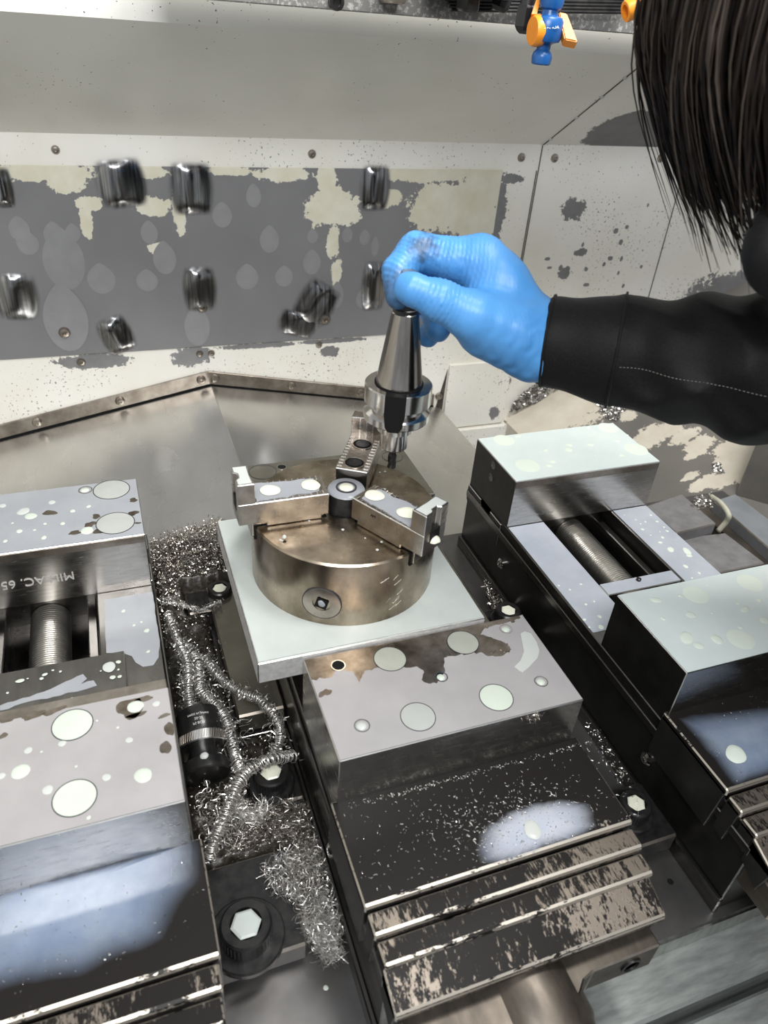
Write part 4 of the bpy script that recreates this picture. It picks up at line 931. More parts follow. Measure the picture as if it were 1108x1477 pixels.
# ================================================================ BLOCKS BEYOND THE RIGHT VISE, CABLE
def rect_at(z, q): return [at(u, v, z=z) for u, v in q]
def pblock(name, label, q, z, h, mat, bev=.0012):
    P = rect_at(z, q); bm = B(); prism(bm, [(p.x, p.y) for p in P], z - h, z, 'z', bev, 0, 1)
    return tag(obj(name, bm, [mat, 'wornsteel']), label, 'block')
pblock('rear_block', 'raised grey steel block right of the right vise, below the worn chute', [(930, 730), (984, 712), (1034, 755), (976, 769)], -.072, .022, 'blockgrey')
pblock('low_block', 'lower grey steel block beside the right rail of the right vise', [(978, 776), (1046, 768), (1104, 812), (1037, 826)], -.085, .030, 'blockgrey')
pblock('side_strip', 'wet blue-grey steel strip below the grey side panel', [(1030, 722), (1061, 712), (1140, 772), (1120, 800)], -.085, .045, 'bluestrip')
bm = B(); P = rect_at(-.098, [(990, 722), (1036, 722), (1130, 800), (1130, 850), (1100, 860), (1046, 770)]); prism(bm, [(p.x, p.y) for p in P], SZ, -.098, 'z'); tag(obj('dark_base', bm, 'rustplate'), 'dark brown base block between the grey blocks at far right', 'block')
P = [at(1026, 716, z=-.066), at(1040, 726, z=-.060), at(1051, 742, z=-.062), at(1048, 752, z=-.070), at(1036, 766, z=-.082)]
bm = B(); tube(bm, spline(P, 24), .0028, 10); tag(obj('cable', bm, 'hose', None, True), 'short cream cable looping over the grey blocks at far right', 'cable')

# ================================================================ PERSON (arm, gloved hand, hair; leaning in from the right)
Pt = lambda u, v, t: np.array(at(u, v, t=t))
t_p = thing('person', 'person with dark hair in black jacket, blue-gloved hand gripping the tool holder', 'person', (0.42, -0.30, -0.18))
HC = np.array(at(1294, -62, t=.335))
fx = Vector((HX - HC[0], HY - HC[1], 0)).normalized(); sx = Vector((-fx.y, fx.x, 0))
def hp(a, b, c): return HC + np.array(fx) * a + np.array(sx) * b + np.array((0, 0, c))
shR = HC + np.array((0.04, -0.14, -0.15)); shL = HC + np.array((0.24, -0.22, -0.14)); neck = HC + np.array((0.055, -0.075, -0.08)); chest = HC + np.array((0.14, -0.22, -0.22)); hip = HC + np.array((0.16, -0.36, -0.52))
wr = Pt(800, 490, .475); elb = Pt(1330, 570, .43)
def body_f(P):
    d = ellip(P, HC, (.078, .082, .105))
    d = smin(d, ellip(P, hp(.035, 0, -.045), (.05, .05, .055)), .03)
    d = smin(d, rcone(P, hp(.082, 0, .0), hp(.091, 0, -.028), .008, .012), .012)
    d = smin(d, rcone(P, hp(.084, -.016, -.058), hp(.084, .016, -.058), .006, .006), .008)
    for s in (-1, 1): 
        d = smin(d, ellip(P, hp(-.005, s * .080, -.01), (.014, .010, .028)), .006)
        d = np.maximum(d, -ellip(P, hp(.081, s * .031, .006), (.007, .013, .007)))
    d = smin(d, rcone(P, HC + np.array((.01, -.015, -.04)), neck, .052, .056), .03)
    d = smin(d, rcone(P, neck, chest, .06, .11), .05)
    d = smin(d, rcone(P, shR, shL, .07, .07), .05)
    d = smin(d, rcone(P, chest, hip, .115, .11), .06)
    d = smin(d, rcone(P, shR, elb, .05, .038), .03)
    d = smin(d, rcone(P, elb, wr, .034, .022), .02)
    d = smin(d, rcone(P, shL, shL + np.array((.10, -.10, -.26)), .05, .04), .03)
    return d
lo = np.minimum.reduce([HC - .13, wr - .05, hip - .14, elb - .06]); hi = np.maximum.reduce([HC + .13, shL + .14, elb + .06, wr + .05])
V, F = nets(body_f, lo, hi, .0065); raw('body', V, F, 'skin', t_p, True)
for s in (-1, 1):
    bm = B(); bmesh.ops.create_uvsphere(bm, u_segments=16, v_segments=10, radius=.0105, matrix=Matrix.Translation(Vector(hp(.0645, s * .031, .006)))); e = obj('eye', bm, 'eye', t_p, True)
    bm = B(); bmesh.ops.create_uvsphere(bm, u_segments=12, v_segments=8, radius=.0052, matrix=Matrix.Translation(Vector(hp(.0705, s * .031, .006)))); obj('iris', bm, 'black', e, True)
# ---- glove: one continuous surface, five separate fingers
def chain(P, pts, k=.004):
    d = None
    for (a, ra), (b, rb) in zip(pts, pts[1:]):
        c = rcone(P, a, b, ra, rb); d = c if d is None else smin(d, c, k)
    return d
G = Pt
mI, mM, mR, mP = G(693, 378, .470), G(694, 392, .490), G(692, 412, .508), G(690, 436, .522)
wA, wB = G(774, 486, .471), G(776, 489, .488)
thumb = [(G(738, 478, .458), .0175), (G(682, 456, .449), .0150), (G(634, 433, .441), .0118), (G(594, 417, .438), .0092), (G(587, 414, .4385), .0080)]
index = [(mI, .0150), (G(655, 375, .470), .0138), (G(600, 362, .470), .0116), (G(574, 392, .466), .0099), (G(574, 428, .460), .0080)]
middle = [(mM, .0150), (G(655, 383, .490), .0130), (G(607, 380, .490), .0112), (G(592, 415, .482), .0096), (G(595, 440, .474), .0080)]
ring_ = [(mR, .0140), (G(648, 425, .510), .0118), (G(626, 446, .505), .0104), (G(632, 474, .492), .0088)]
pinky = [(mP, .0125), (G(655, 455, .522), .0102), (G(633, 464, .517), .0090), (G(617, 485, .503), .0076)]
def glove_f(P):
    palm = rcone(P, wA, mI, .0195, .0165)
    palm = smin(palm, rcone(P, wB, mM, .0188, .0165), .012)
    palm = smin(palm, rcone(P, wB, mR, .0195, .0155), .012)
    palm = smin(palm, rcone(P, wB, mP, .0190, .0150), .012)
    palm = smin(palm, rcone(P, G(802, 491, .474), wA, .0185, .0195), .012)
    palm = smin(palm, rcone(P, G(802, 491, .486), wB, .0182, .0188), .012)
    palm = smin(palm, rcone(P, G(770, 506, .470), G(700, 476, .464), .0190, .0175), .012)
    palm = smin(palm, rcone(P, G(720, 410, .468), G(700, 450, .470), .0170, .0150), .012)
    d = smin(palm, chain(P, thumb), .009)
    for f in (index, middle, ring_, pinky): d = np.minimum(d, smin(palm, chain(P, f, .0025), .006))
    # creases of the stretched nitrile
    ax = np.array(mI - wA); ax /= np.linalg.norm(ax)
    q = (P - wA) @ ax
    ti = np.array(index[2][0] - mI); ti /= np.linalg.norm(ti); a = (P - mI) @ ti
    w_ = np.exp(-((np.linalg.norm(P - index[1][0], axis=1)) / .026) ** 2)
    tt = np.array(thumb[3][0] - thumb[1][0]); tt /= np.linalg.norm(tt); b = (P - thumb[1][0]) @ tt
    w2 = np.exp(-((np.linalg.norm(P - thumb[2][0], axis=1)) / .020) ** 2)
    id_ = np.array(index[3][0] - index[2][0]); id_ /= np.linalg.norm(id_); c = (P - index[2][0]) @ id_
    w3 = np.exp(-((np.linalg.norm(P - index[3][0], axis=1)) / .018) ** 2)
    sh = P @ np.array((210., 140., 90.))
    d = d + w_ * .00055 * np.sin(a * 2300 + 1.2 * np.sin(sh)) + w2 * .00050 * np.sin(b * 2200 + 1.3 * np.sin(sh * 1.3)) + w3 * .00050 * np.sin(c * 2000 + np.sin(sh))
    rn = np.sin(P @ np.array((310., -190., 240.))) * np.sin(P @ np.array((-120., 260., 150.)) + 1.0)
    d = d + .00042 * np.exp(-((q + .004) / .020) ** 2) * np.sin(q * 700 + 2.6 * np.sin(sh * .45) + 1.5 * rn) * (.5 + .5 * rn) + .00022 * rn
    return d
allp = np.array([p for f in (thumb, index, middle, ring_, pinky) for p, r in f] + [wA, wB, G(815, 490, .45), G(815, 490, .505)])
V, F = nets(glove_f, allp.min(0) - .026, allp.max(0) + .026, .0011)
m, nt, b = new_mat('blue_nitrile'); v = coords(nt)
f1 = noisetex(nt, v, 260, 4); mus = noisetex(nt, coords(nt, (1, 1, 1)), 130, 4)
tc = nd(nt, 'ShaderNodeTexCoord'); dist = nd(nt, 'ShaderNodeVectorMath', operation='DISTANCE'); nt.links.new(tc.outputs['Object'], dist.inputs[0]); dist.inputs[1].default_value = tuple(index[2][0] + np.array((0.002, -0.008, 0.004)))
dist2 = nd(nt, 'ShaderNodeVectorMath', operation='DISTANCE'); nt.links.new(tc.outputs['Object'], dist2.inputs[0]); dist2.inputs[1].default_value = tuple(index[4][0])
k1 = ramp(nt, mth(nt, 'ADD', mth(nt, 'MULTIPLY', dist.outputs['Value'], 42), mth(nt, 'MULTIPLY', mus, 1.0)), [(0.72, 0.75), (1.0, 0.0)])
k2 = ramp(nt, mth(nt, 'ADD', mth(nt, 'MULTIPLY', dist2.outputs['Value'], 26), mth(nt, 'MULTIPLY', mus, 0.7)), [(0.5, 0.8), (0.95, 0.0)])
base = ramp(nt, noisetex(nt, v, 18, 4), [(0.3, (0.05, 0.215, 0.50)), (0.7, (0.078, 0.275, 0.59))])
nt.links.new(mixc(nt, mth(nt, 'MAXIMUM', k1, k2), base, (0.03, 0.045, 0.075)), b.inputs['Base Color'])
b.inputs['Roughness'].default_value = 0.42; b.inputs['Subsurface Weight'].default_value = 0.0
bump(nt, b, noisetex(nt, coords(nt, (3.2, 1.2, .5)), 170, 5, .65), 0.35, 0.0007); M['glove'] = m
raw('glove', V, F, 'glove', t_p, True)
# ---- jacket: sleeve with cuff and folds, shoulder and back
c0, c1, c2, c3 = Pt(781, 491, .474), Pt(880, 506, .467), Pt(1000, 520, .455), Pt(1120, 532, .44)
sdir = (c3 - c0) / np.linalg.norm(c3 - c0)
col = Pt(1150, 372, .36)
def jacket_f(P):
    d = rcone(P, c0, c1, .0270, .0318)
    d = smin(d, rcone(P, c1, c2, .0318, .0390), .008); d = smin(d, rcone(P, c2, c3, .0390, .0445), .008)
    d = smin(d, rcone(P, c3, elb, .0445, .051), .01)
    d = smin(d, rcone(P, elb, shR, .052, .070), .01)
    d = smin(d, rcone(P, shR, shL, .085, .085), .05); d = smin(d, rcone(P, chest, hip, .135, .14), .06); d = smin(d, rcone(P, neck + np.array((0, -.04, -.05)), chest, .08, .13), .05)
    d = smin(d, rcone(P, shL, shL + np.array((.10, -.10, -.26)), .065, .055), .03)
    s = (P - c0) @ sdir
    side = P @ np.array((30., 45., 75.))
    env = 1 / (1 + np.exp(-(s - .055) / .008))
    ph = s * 85 - P[:, 2] * 75 + 1.3 * np.sin(side)
    d = d + env * (.0050 * (np.abs(np.sin(ph * .5)) ** 0.7 - .65) + .0022 * np.sin(s * 140 + P[:, 2] * 130 + np.sin(side * 1.4)))
    d = d - .0014 * np.exp(-((s - .006) / .006) ** 2) - .0012 * np.exp(-((s - .046) / .0025) ** 2)
    return np.maximum(d, -s - .0)      # sleeve ends at the cuff
cutd = np.minimum(c0, c3)
lo = np.minimum.reduce([c0 - .05, elb - .08, hip - .18]); hi = np.maximum.reduce([c0 + .05, elb + .08, shL + .16, HC - np.array((0, 0, .06))])
Vb, Fb = nets(lambda P: np.where(((P - c3) @ sdir) < .05, 9, 1) * 0 + jacket_f(P), lo, hi, .0046)
m = simple('black_twill', (0.0035, 0.0035, 0.0038), 0.6, 0, (0.008, 0.0078, 0.0075), 900, (1, 1, 1), 0.25); m.node_tree.nodes['Principled BSDF'].inputs['Sheen Weight'].default_value = 0.06; m.node_tree.nodes['Principled BSDF'].inputs['Sheen Roughness'].default_value = 0.4
m.node_tree.nodes['Principled BSDF'].inputs['Specular IOR Level'].default_value = 0.14; M['jacket'] = m
jk = raw('jacket', Vb, Fb, 'jacket', t_p, True)
md = jk.modifiers.new('smooth', 'SUBSURF'); md.levels = 1; md.render_levels = 1
# seams and stitching of the sleeve
def ringpts(s, n=40):
    c = c0 + sdir * s; e1 = Vector(sdir).orthogonal().normalized(); e2 = Vector(sdir).cross(e1); out = []
    for i in range(n + 1):
        a = 2 * PI * i / n; dr = np.array(e1 * math.cos(a) + e2 * math.sin(a)); lo_, hi_ = .0, .09
        for _ in range(22):
            mid = (lo_ + hi_) / 2
            if jacket_f((c + dr * mid)[None])[0] < 0: lo_ = mid
            else: hi_ = mid
        out.append(Vector(c + dr * (lo_ + .0003)))
    return out
bm = B()
for s_ in (.004, .0045): tube(bm, ringpts(s_), .0005, 5)
tube(bm, ringpts(.047), .0008, 6); obj('cuff_seam', bm, 'jacket', jk, True)
M['stitch'] = simple('grey_thread', (0.10, 0.095, 0.085), 0.7, 0, (0.14, 0.13, 0.12), 100)
bm = B(); line = []
for i in range(90):
    s_ = .05 + i * .0021; c = c0 + sdir * s_
    dr = Vector(CAM) - Vector(c); dr -= Vector(sdir) * dr.dot(Vector(sdir)); dr = dr.normalized(); up = Vector(sdir).cross(dr); up = up if up.z > 0 else -up
    dr = np.array((dr - up * .34).normalized()); lo_, hi_ = 0, .09
    for _ in range(20):
        mid = (lo_ + hi_) / 2
        if jacket_f((c + dr * mid)[None])[0] < 0: lo_ = mid
        else: hi_ = mid
    line.append(Vector(c + dr * (lo_ + .0002)))
for a, b_ in zip(line[::1], line[1::1]): tube(bm, [a, a.lerp(b_, .55)], .00028, 4)
obj('stitching', bm, 'stitch', jk)
# collar flap standing off the shoulder
bm = B(); tube(bm, spline([at(1128, 285, t=.335), at(1112, 335, t=.338), at(1104, 385, t=.342), at(1112, 425, t=.352), at(1150, 470, t=.37)], 18), [.002 + .009 * math.sin(PI * min(1, i / 14 * .9 + .1)) for i in range(19)], 14)
obj('collar', bm, 'jacket', t_p, True)
# ---- hair: cap plus hanging locks
def hair_cap(P): return smin(ellip(P, HC + np.array((0, -.004, .008)), (.088, .092, .112)), rcone(P, HC + np.array((-.01, -.02, -.02)), HC + np.array((.03, -.05, -.12)), .075, .04), .04)
def capf(P):
    q = (P - HC); f = q @ np.array(fx)
    return np.maximum(hair_cap(P) + .0016 * np.sin(q @ np.array((260., 150., 20.))), f - .055 - .3 * q[:, 2])
V, F = nets(capf, HC - .16, HC + .13, .006)
M['hair'] = simple('dark_brown_hair', (0.005, 0.0036, 0.003), 0.45, 0, (0.013, 0.0095, 0.008), 240, (1, 1, .05), spec=0.1)
M['hair_highlight'] = simple('brown_hair_highlight', (0.022, 0.016, 0.0125), 0.4, 0, (0.055, 0.042, 0.034), 240, (1, 1, .05), spec=0.2)  # lighter copy of the hair: highlights put into the colour
raw('hair_cap', V, F, 'hair', t_p, True)
E1 = np.array(fx); E2 = np.array(sx); E2 = E2 if E2 @ (np.array(CAM) - HC) > 0 else -E2
def lock(phi, ro, drop, back, jit):
    """one lock: from the crown over the head, then hanging and swept back towards the neck"""
    c, sn = math.cos(phi), math.sin(phi); pts = []
    for th in (8, 30, 55, 78):
        a = math.radians(th); pts.append(HC + (ro * math.sin(a)) * (c * .099 * E1 + sn * .090 * E2) + np.array((0, 0, ro * .118 * math.cos(a))))
    base = HC + ro * (c * .103 * E1 + sn * .092 * E2)
    for k, q in enumerate((.30, .62, 1.0)):
        pts.append(base + E1 * (-back * q ** 2) + E2 * (sn * .004 - .010 * q * q) + np.array((0, 0, -drop * q)) + np.array(jit) * (k + 1))
    return spline([Vector(p) for p in pts], 18)
for nm, mt_, cnt, rr in (('hair_lock', 'hair', 1300, .0014), ('light_hair_lock', 'hair_highlight', 330, .0008)):
    bm = B()
    for i in range(cnt):
        phi = math.radians(random.uniform(-52, 185)); f_ = max(0, math.cos(phi)); ro = random.uniform(.97, 1.07) + (.03 if nm[0] == 'l' else 0)
        drop = random.uniform(.085, .128) + .012 * (1 - f_); back = .012 + .050 * f_ * random.uniform(.75, 1.2)
        sp_ = lock(phi, ro, drop, back, [random.gauss(0, .0016) for _ in range(3)]); r_ = rr * random.uniform(.5, 1.25)
        tube(bm, sp_, [r_ * (1 - (q / 18) ** 3 * .9) for q in range(19)], 6)
    tag(obj(nm, bm, mt_, t_p, True), kind='stuff')

# ================================================================ SPINDLE HEAD, COOLANT VALVE, NOZZLES at the top of the frame
t_s = thing('spindle_head', 'grey spindle head with droplets crossing the top edge of the picture', 'machine head', (0.3, .46, .3412))
bm = B(); box(bm, -0.02, 0.75, 0.45, 0.485, 0.3405, 0.385, 0.001); obj('head_plate', bm, 'spindle', t_s)
def sbit(nm, f, m='black'):
    bm = B(); f(bm); obj(nm, bm, m, t_s, True, 40)
pp = at(485, 3, y=.447); sbit('head_bolt', lambda bm: lathe(bm, [(.0060, 0), (.0060, .006), (.0035, .006), (.0033, .003), (0, .003)], (pp.x, .45, pp.z), 24, (0, -1, 0)))
pa_ = at(567, -8, y=.44); sbit('head_block', lambda bm: box(bm, pa_.x - .009, pa_.x + .009, .432, .452, pa_.z - .006, pa_.z + .08, .0015), 'wornsteel')
pb_ = at(672, -2, y=.43); sbit('head_ring', lambda bm: lathe(bm, [(.034, 0), (.034, .05), (.026, .05)], (pb_.x, .428, pb_.z + .001), 40, (0, 0, 1)))
pc_ = at(668, 10, y=.425); sbit('head_clip', lambda bm: box(bm, pc_.x - .007, pc_.x + .006, .405, .425, pc_.z - .003, pc_.z + .03, .002))
pd_ = at(722, 8, y=.42); sbit('hose_coupling', lambda bm: lathe(bm, [(.0055, -.004), (.0085, -.001), (.0085, .006), (.006, .010), (.006, .05)], (pd_.x, .42, pd_.z), 6, (.25, -.1, 1)))
for i in range(5):
    q0, q1 = at(640 + i * 3, -6 + i * 5, y=.44), at(905, -2 + i * 5, y=.44); sbit('pipe', lambda bm: tube(bm, [q0, q1], .0015, 8))
# black elbow fitting beside the valve
pf = at(758, 25, t=.55); t_f = thing('hose_fitting', 'black hexagonal hose fitting beside the blue coolant valve', 'fitting', pf)
bm = B(); lathe(bm, [(.0030, -.0105), (.0060, -.0085), (.0078, -.0060), (.0078, .0055), (.0060, .0075)], pf, 6, (.05, .05, 1)); obj('hex_nut', bm, 'black_plastic', t_f)
bm = B(); lathe(bm, [(.0056, .007), (.0052, .05)], pf, 24, (.05, .05, 1)); obj('stem', bm, 'black_plastic', t_f, True, 40)
# blue ball valve with orange lever
pv = at(789, 42, t=.54); t_v = thing('coolant_valve', 'blue plastic coolant valve with orange lever hanging from the spindle head', 'valve', pv)
ax_ = Vector((.02, 0, 1))
bm = B(); lathe(bm, [(.0062, -.0225), (.0072, -.0215), (.0076, -.0175), (.0070, -.0150), (.0050, -.0128), (.0052, -.0095), (.0068, -.0085), (.0105, -.0075), (.0115, -.005), (.0115, .005), (.0100, .0075), (.0064, .0085), (.0058, .0115), (.0078, .0128), (.0088, .016), (.0088, .020), (.0070, .022)], pv, 36, ax_); vb = obj('valve_body', bm, 'blue_plastic', t_v, True, 35)
sv = (RM @ Vector((1, 0, 0))); 
bm = B(); lathe(bm, [(.0060, .004), (.0098, .0045), (.0102, .0095), (.0090, .0118), (0, .0122)], pv + Vector((0, 0, -.001)), 32, -sv + (CAM - pv).normalized() * .35); lv = obj('orange_cap', bm, 'orange_plastic', t_v, True, 40)
bm = B(); e = RM
def vloc(x, y, z): return pv + RM @ Vector((x, y, z))
Lp = [(-.0125, .007), (-.0085, .007), (-.0050, .022), (-.0075, .022)]
vs = [[bm.verts.new(vloc(x, y, z)) for x, y in Lp] for z in (.001, .006)]
for i in range(4): bm.faces.new((vs[0][i], vs[0][(i + 1) % 4], vs[1][(i + 1) % 4], vs[1][i]))
bm.faces.new(vs[0]); bm.faces.new(vs[1]); bmesh.ops.recalc_face_normals(bm, faces=bm.faces[:]); obj('lever', bm, 'orange_plastic', t_v)
bm = B(); Lp = [(.0075, .0095), (.0135, .0085), (.0215, -.0125), (.0120, -.0105), (.0100, -.002)]
vs = [[bm.verts.new(vloc(x, y, z)) for x, y in Lp] for z in (-.004, .005)]
for i in range(5): bm.faces.new((vs[0][i], vs[0][(i + 1) % 5], vs[1][(i + 1) % 5], vs[1][i]))
bm.faces.new(vs[0]); bm.faces.new(vs[1]); bmesh.ops.recalc_face_normals(bm, faces=bm.faces[:]); bmesh.ops.bevel(bm, geom=bm.edges[:], offset=.0008, segments=2, affect='EDGES'); obj('lever', bm, 'orange_plastic', t_v)
bm = B(); prof = []
for i in range(9): prof += [(.0085, .021 + i * .004), (.0094, .0225 + i * .004), (.0094, .0235 + i * .004), (.0085, .0248 + i * .004)]
lathe(bm, prof, pv, 24, ax_); obj('white_hose', bm, 'droppale', t_v, True)
text('lettering', 'PC AMOA', .0030, pv + RM @ Vector((.0022, .0012, 0)) + (CAM - pv).normalized() * .0121, cam.rotation_euler, 'print', t_v, .00015)
# orange nozzle
pn = at(902, 17, t=.50); t_n = thing('orange_nozzle', 'orange plastic coolant nozzle pointing down-left at the top edge near the hair', 'nozzle', pn)
dn = RM @ Vector((-.93, -.36, 0)); pe_ = pn
bm = B(); lathe(bm, [(.0062, 0), (.0066, .001), (.0060, .020), (.0072, .024), (.0072, .036)], pn, 30, -dn, cap=False); lathe(bm, [(.0062, 0), (.0042, .0), (.0038, .006), (0, .006)], pn, 30, -dn, cap=False); obj('nozzle_tube', bm, 'orange_plastic', t_n, True, 40)
bm = B(); q = pn + RM @ Vector((.0135, .004, -.006)); lathe(bm, [(0, 0), (.0052, .001), (.0058, .003), (.0058, .03)], q, 24, -dn); obj('side_nozzle', bm, 'orange_plastic', t_n, True, 40)
bm = B(); lathe(bm, [(.0072, .035), (.0085, .037), (.0085, .060)], pn, 24, -dn); obj('hose_joint', bm, 'black_plastic', t_n, True, 40)

# ================================================================ SWARF
def ribbons(V, F, c, n, sd, L0, L1, w0, w1, curl=2.5, up=.6, seg=3):
    """n curled slivers of metal scattered by the position function c()"""
    for _ in range(n):
        p = c()
        if p is None: continue
        a = random.uniform(0, 2 * PI); el = random.uniform(-up, up); d = Vector((math.cos(a) * math.cos(el), math.sin(a) * math.cos(el), math.sin(el)))
        s = d.cross(Vector((random.gauss(0, 1), random.gauss(0, 1), random.gauss(0, 1)))).normalized(); k = random.uniform(-curl, curl); L = random.uniform(L0, L1); w_ = random.uniform(w0, w1); nrm = d.cross(s); b = len(V); q = p.copy(); ang = -k / 2
        for i in range(seg + 1):
            V.append(q + s * w_); V.append(q - s * w_)
            q = q + (d * math.cos(ang) + nrm * math.sin(ang)) * (L / seg); ang += k / seg
        for i in range(seg): F.append((b + 2 * i, b + 2 * i + 1, b + 2 * i + 3, b + 2 * i + 2))
def wires(V, F, c, n, L0, L1, r, curl=3.0, up=.7, seg=6):
    for _ in range(n):
        p = c()
        if p is None: continue
        a = random.uniform(0, 2 * PI); el = random.uniform(-up * .3, up); d = Vector((math.cos(a) * math.cos(el), math.sin(a) * math.cos(el), math.sin(el)))
        s = d.orthogonal().normalized(); s.rotate(Matrix.Rotation(random.uniform(0, 6.28), 3, d)); L = random.uniform(L0, L1); k = random.uniform(-curl, curl); ang = -k / 2; q = p.copy(); b = len(V); t_ = d.cross(s)
        for i in range(seg + 1):
            dd = d * math.cos(ang) + s * math.sin(ang); nn_ = -d * math.sin(ang) + s * math.cos(ang); rr = r * random.uniform(.7, 1.3)
            V.append(q + nn_ * rr); V.append(q - nn_ * rr * .5 + t_ * rr * .87); V.append(q - nn_ * rr * .5 - t_ * rr * .87)
            q = q + dd * (L / seg); ang += k / seg
        for i in range(seg):
            for m_ in range(3): F.append((b + 3 * i + m_, b + 3 * i + (m_ + 1) % 3, b + 3 * i + 3 + (m_ + 1) % 3, b + 3 * i + 3 + m_))
def keep_clear(V):
    for i, q in enumerate(V):
        x, y, z = q; x = min(max(x, -.0828), -.0046)
        if x > -.0386 and .128 < y < .286 and z < -.0994: x = -.0390
        V[i] = Vector((x, y, max(z, SZ + .0006)))
M['chip'] = simple('steel_chip', (0.30, 0.27, 0.24), 0.25, 1, (0.62, 0.59, 0.55), 300)
M['chipbright'] = simple('bright_steel_chip', (0.62, 0.60, 0.57), 0.34, 0.9, (0.80, 0.78, 0.75), 300)
M['sludge'] = simple('dark_sludge', (0.012, 0.010, 0.008), 0.3, 0.2, (0.05, 0.042, 0.034), 260, bstr=0.6)
def clear(p, m=0.003):
    if any(a - m < p.x < b + m and c - m < p.y < d + m for a, b, c, d in CLB): return False
    if -.0385 - m < p.x < 0 and .127 - m < p.y < .287 + m and p.z < -.098: return False
    return -.0826 + m < p.x < -.0042 - m or p.z > -.03
def hgt(x, y):
    if any(a < x < b and c < y < d for a, b, c, d in CLB): return -.001
    b = .030 * max(0, min(1, (y - .235) / .08)) + .014
    b += .010 * math.exp(-((y - .05) / .06) ** 2) * (1 if x < -.02 else .6)
    if y < -.005: b *= max(0.0, 1 + (y + .005) / .03) if x < -.028 else max(0, 1 + (y + .03) / .035)
    if x > -.040 and .115 < y < .29: b = min(b, .006)
    e = min(1, (x + .0838) / .006, (-.0030 - x) / .006); 
    return max(-.001, b * (.75 + .25 * e) + .004 * noise.noise(Vector((x * 90, y * 90, 0))) + .002 * noise.noise(Vector((x * 260, y * 260, 3))))
V, F = [], []; nx, ny = 34, 150; X0, X1, Y0, Y1 = -.0832, -.0046, -.030, .341
for j in range(ny + 1):
    for i in range(nx + 1):
        x = X0 + (X1 - X0) * i / nx; y = Y0 + (Y1 - Y0) * j / ny; V.append((x, y, SZ + .0004 + hgt(x, y)))
for j in range(ny):
    for i in range(nx):
        k = j * (nx + 1) + i
        if max(V[k][2], V[k + 1][2], V[k + nx + 2][2], V[k + nx + 1][2]) > SZ + .0002 and not (V[k][0] > -.041 and .124 < V[k][1] < .290): F.append((k, k + 1, k + nx + 2, k + nx + 1))
swf = thing('swarf_pile', 'steel swarf with fuzzy silver tangles filling the gap between left and middle vises', 'swarf', (-.043, .1, SZ))
bed_ = tag(raw('swarf_bed', V, F, 'sludge', swf, True), kind='stuff')
V, F = [], []
def c_bed():
    y = random.uniform(-.04, .345); x = random.uniform(-.082, -.005); h = hgt(x, y)
    p = Vector((x, y, SZ + .001 + h + random.uniform(0, .0015)))
    return p if h > .004 and clear(p, .001) else None
def c_back():
    y = random.triangular(.24, .345, .32); x = random.uniform(-.083, -.006); h = hgt(x, y)
    p = Vector((x, y, SZ + .001 + h + random.uniform(0, .002)))
    return p if h > .004 and clear(p, .001) else None
ribbons(V, F, c_bed, 6500, 1, .0010, .0034, .0001, .0005); ribbons(V, F, c_back, 6500, 1, .0008, .0026, .00015, .0006, 3.5)
keep_clear(V); tag(raw('chips', V, F, 'chip', swf), kind='stuff')
# swarf heaped at the back on the way cover edge
V, F = [], []
def c_rear():
    x = random.uniform(-.080, -.004); y = random.triangular(.348, .40, .349); top = gz(x) + max(0, (.395 - y)) * .55
    z = random.uniform(gz(x) + .0022, max(gz(x) + .0032, top))
    return Vector((x, y, z))
ribbons(V, F, c_rear, 3800, 1, .0010, .0030, .00015, .0006, 3.5, 1.2)
tag(raw('swarf_heap', V, F, 'chip'), 'heap of dark granular swarf against the way cover, left of the white plate', 'swarf', kind='stuff')
# fuzzy wire nests
V, F = [], []
def poly_c(pl_, z0, z1, ok=None):
    us = [q[0] for q in pl_]; vs_ = [q[1] for q in pl_]
    def f():
        for _ in range(40):
            u, v = random.uniform(min(us), max(us)), random.uniform(min(vs_), max(vs_)); c = False
            for i in range(len(pl_)):
                (a, b), (d, e) = pl_[i], pl_[i - 1]
                if (b > v) != (e > v) and u < (d - a) * (v - b) / (e - b) + a: c = not c
            if c:
                z = random.uniform(z0, z1); p = at(u, v, z=z)
                if ok is None or ok(p): return p
        return None
    return f
n1 = poly_c([(335, 1130), (430, 1095), (452, 1160), (470, 1260), (440, 1290), (360, 1290), (330, 1230)], -.120, -.100, lambda p: clear(p, .0025))
wires(V, F, n1, 7000, .003, .009, .00007, 2.2, .5)
keep_clear(V); tag(raw('wire_swarf', V, F, 'chip', swf), kind='stuff')
V, F = [], []
n2 = poly_c([(380, 1250), (420, 1225), (470, 1215), (478, 1270), (492, 1340), (488, 1385), (470, 1388), (440, 1345), (430, 1300), (395, 1290)], -.122, -.100, lambda p: -.077 < p.x < -.006)
n3 = poly_c([(330, 1140), (375, 1130), (390, 1165), (372, 1190), (340, 1180)], -.108, -.092, lambda p: clear(p, .004))
wires(V, F, n2, 4200, .003, .009, .0001, 3.4, .9); wires(V, F, n3, 700, .003, .009, .0001, 3.4, .9)
keep_clear(V); tag(raw('lit_wire_swarf', V, F, 'chipbright', swf), kind='stuff')  # paler metal stands for the light striking this tangle
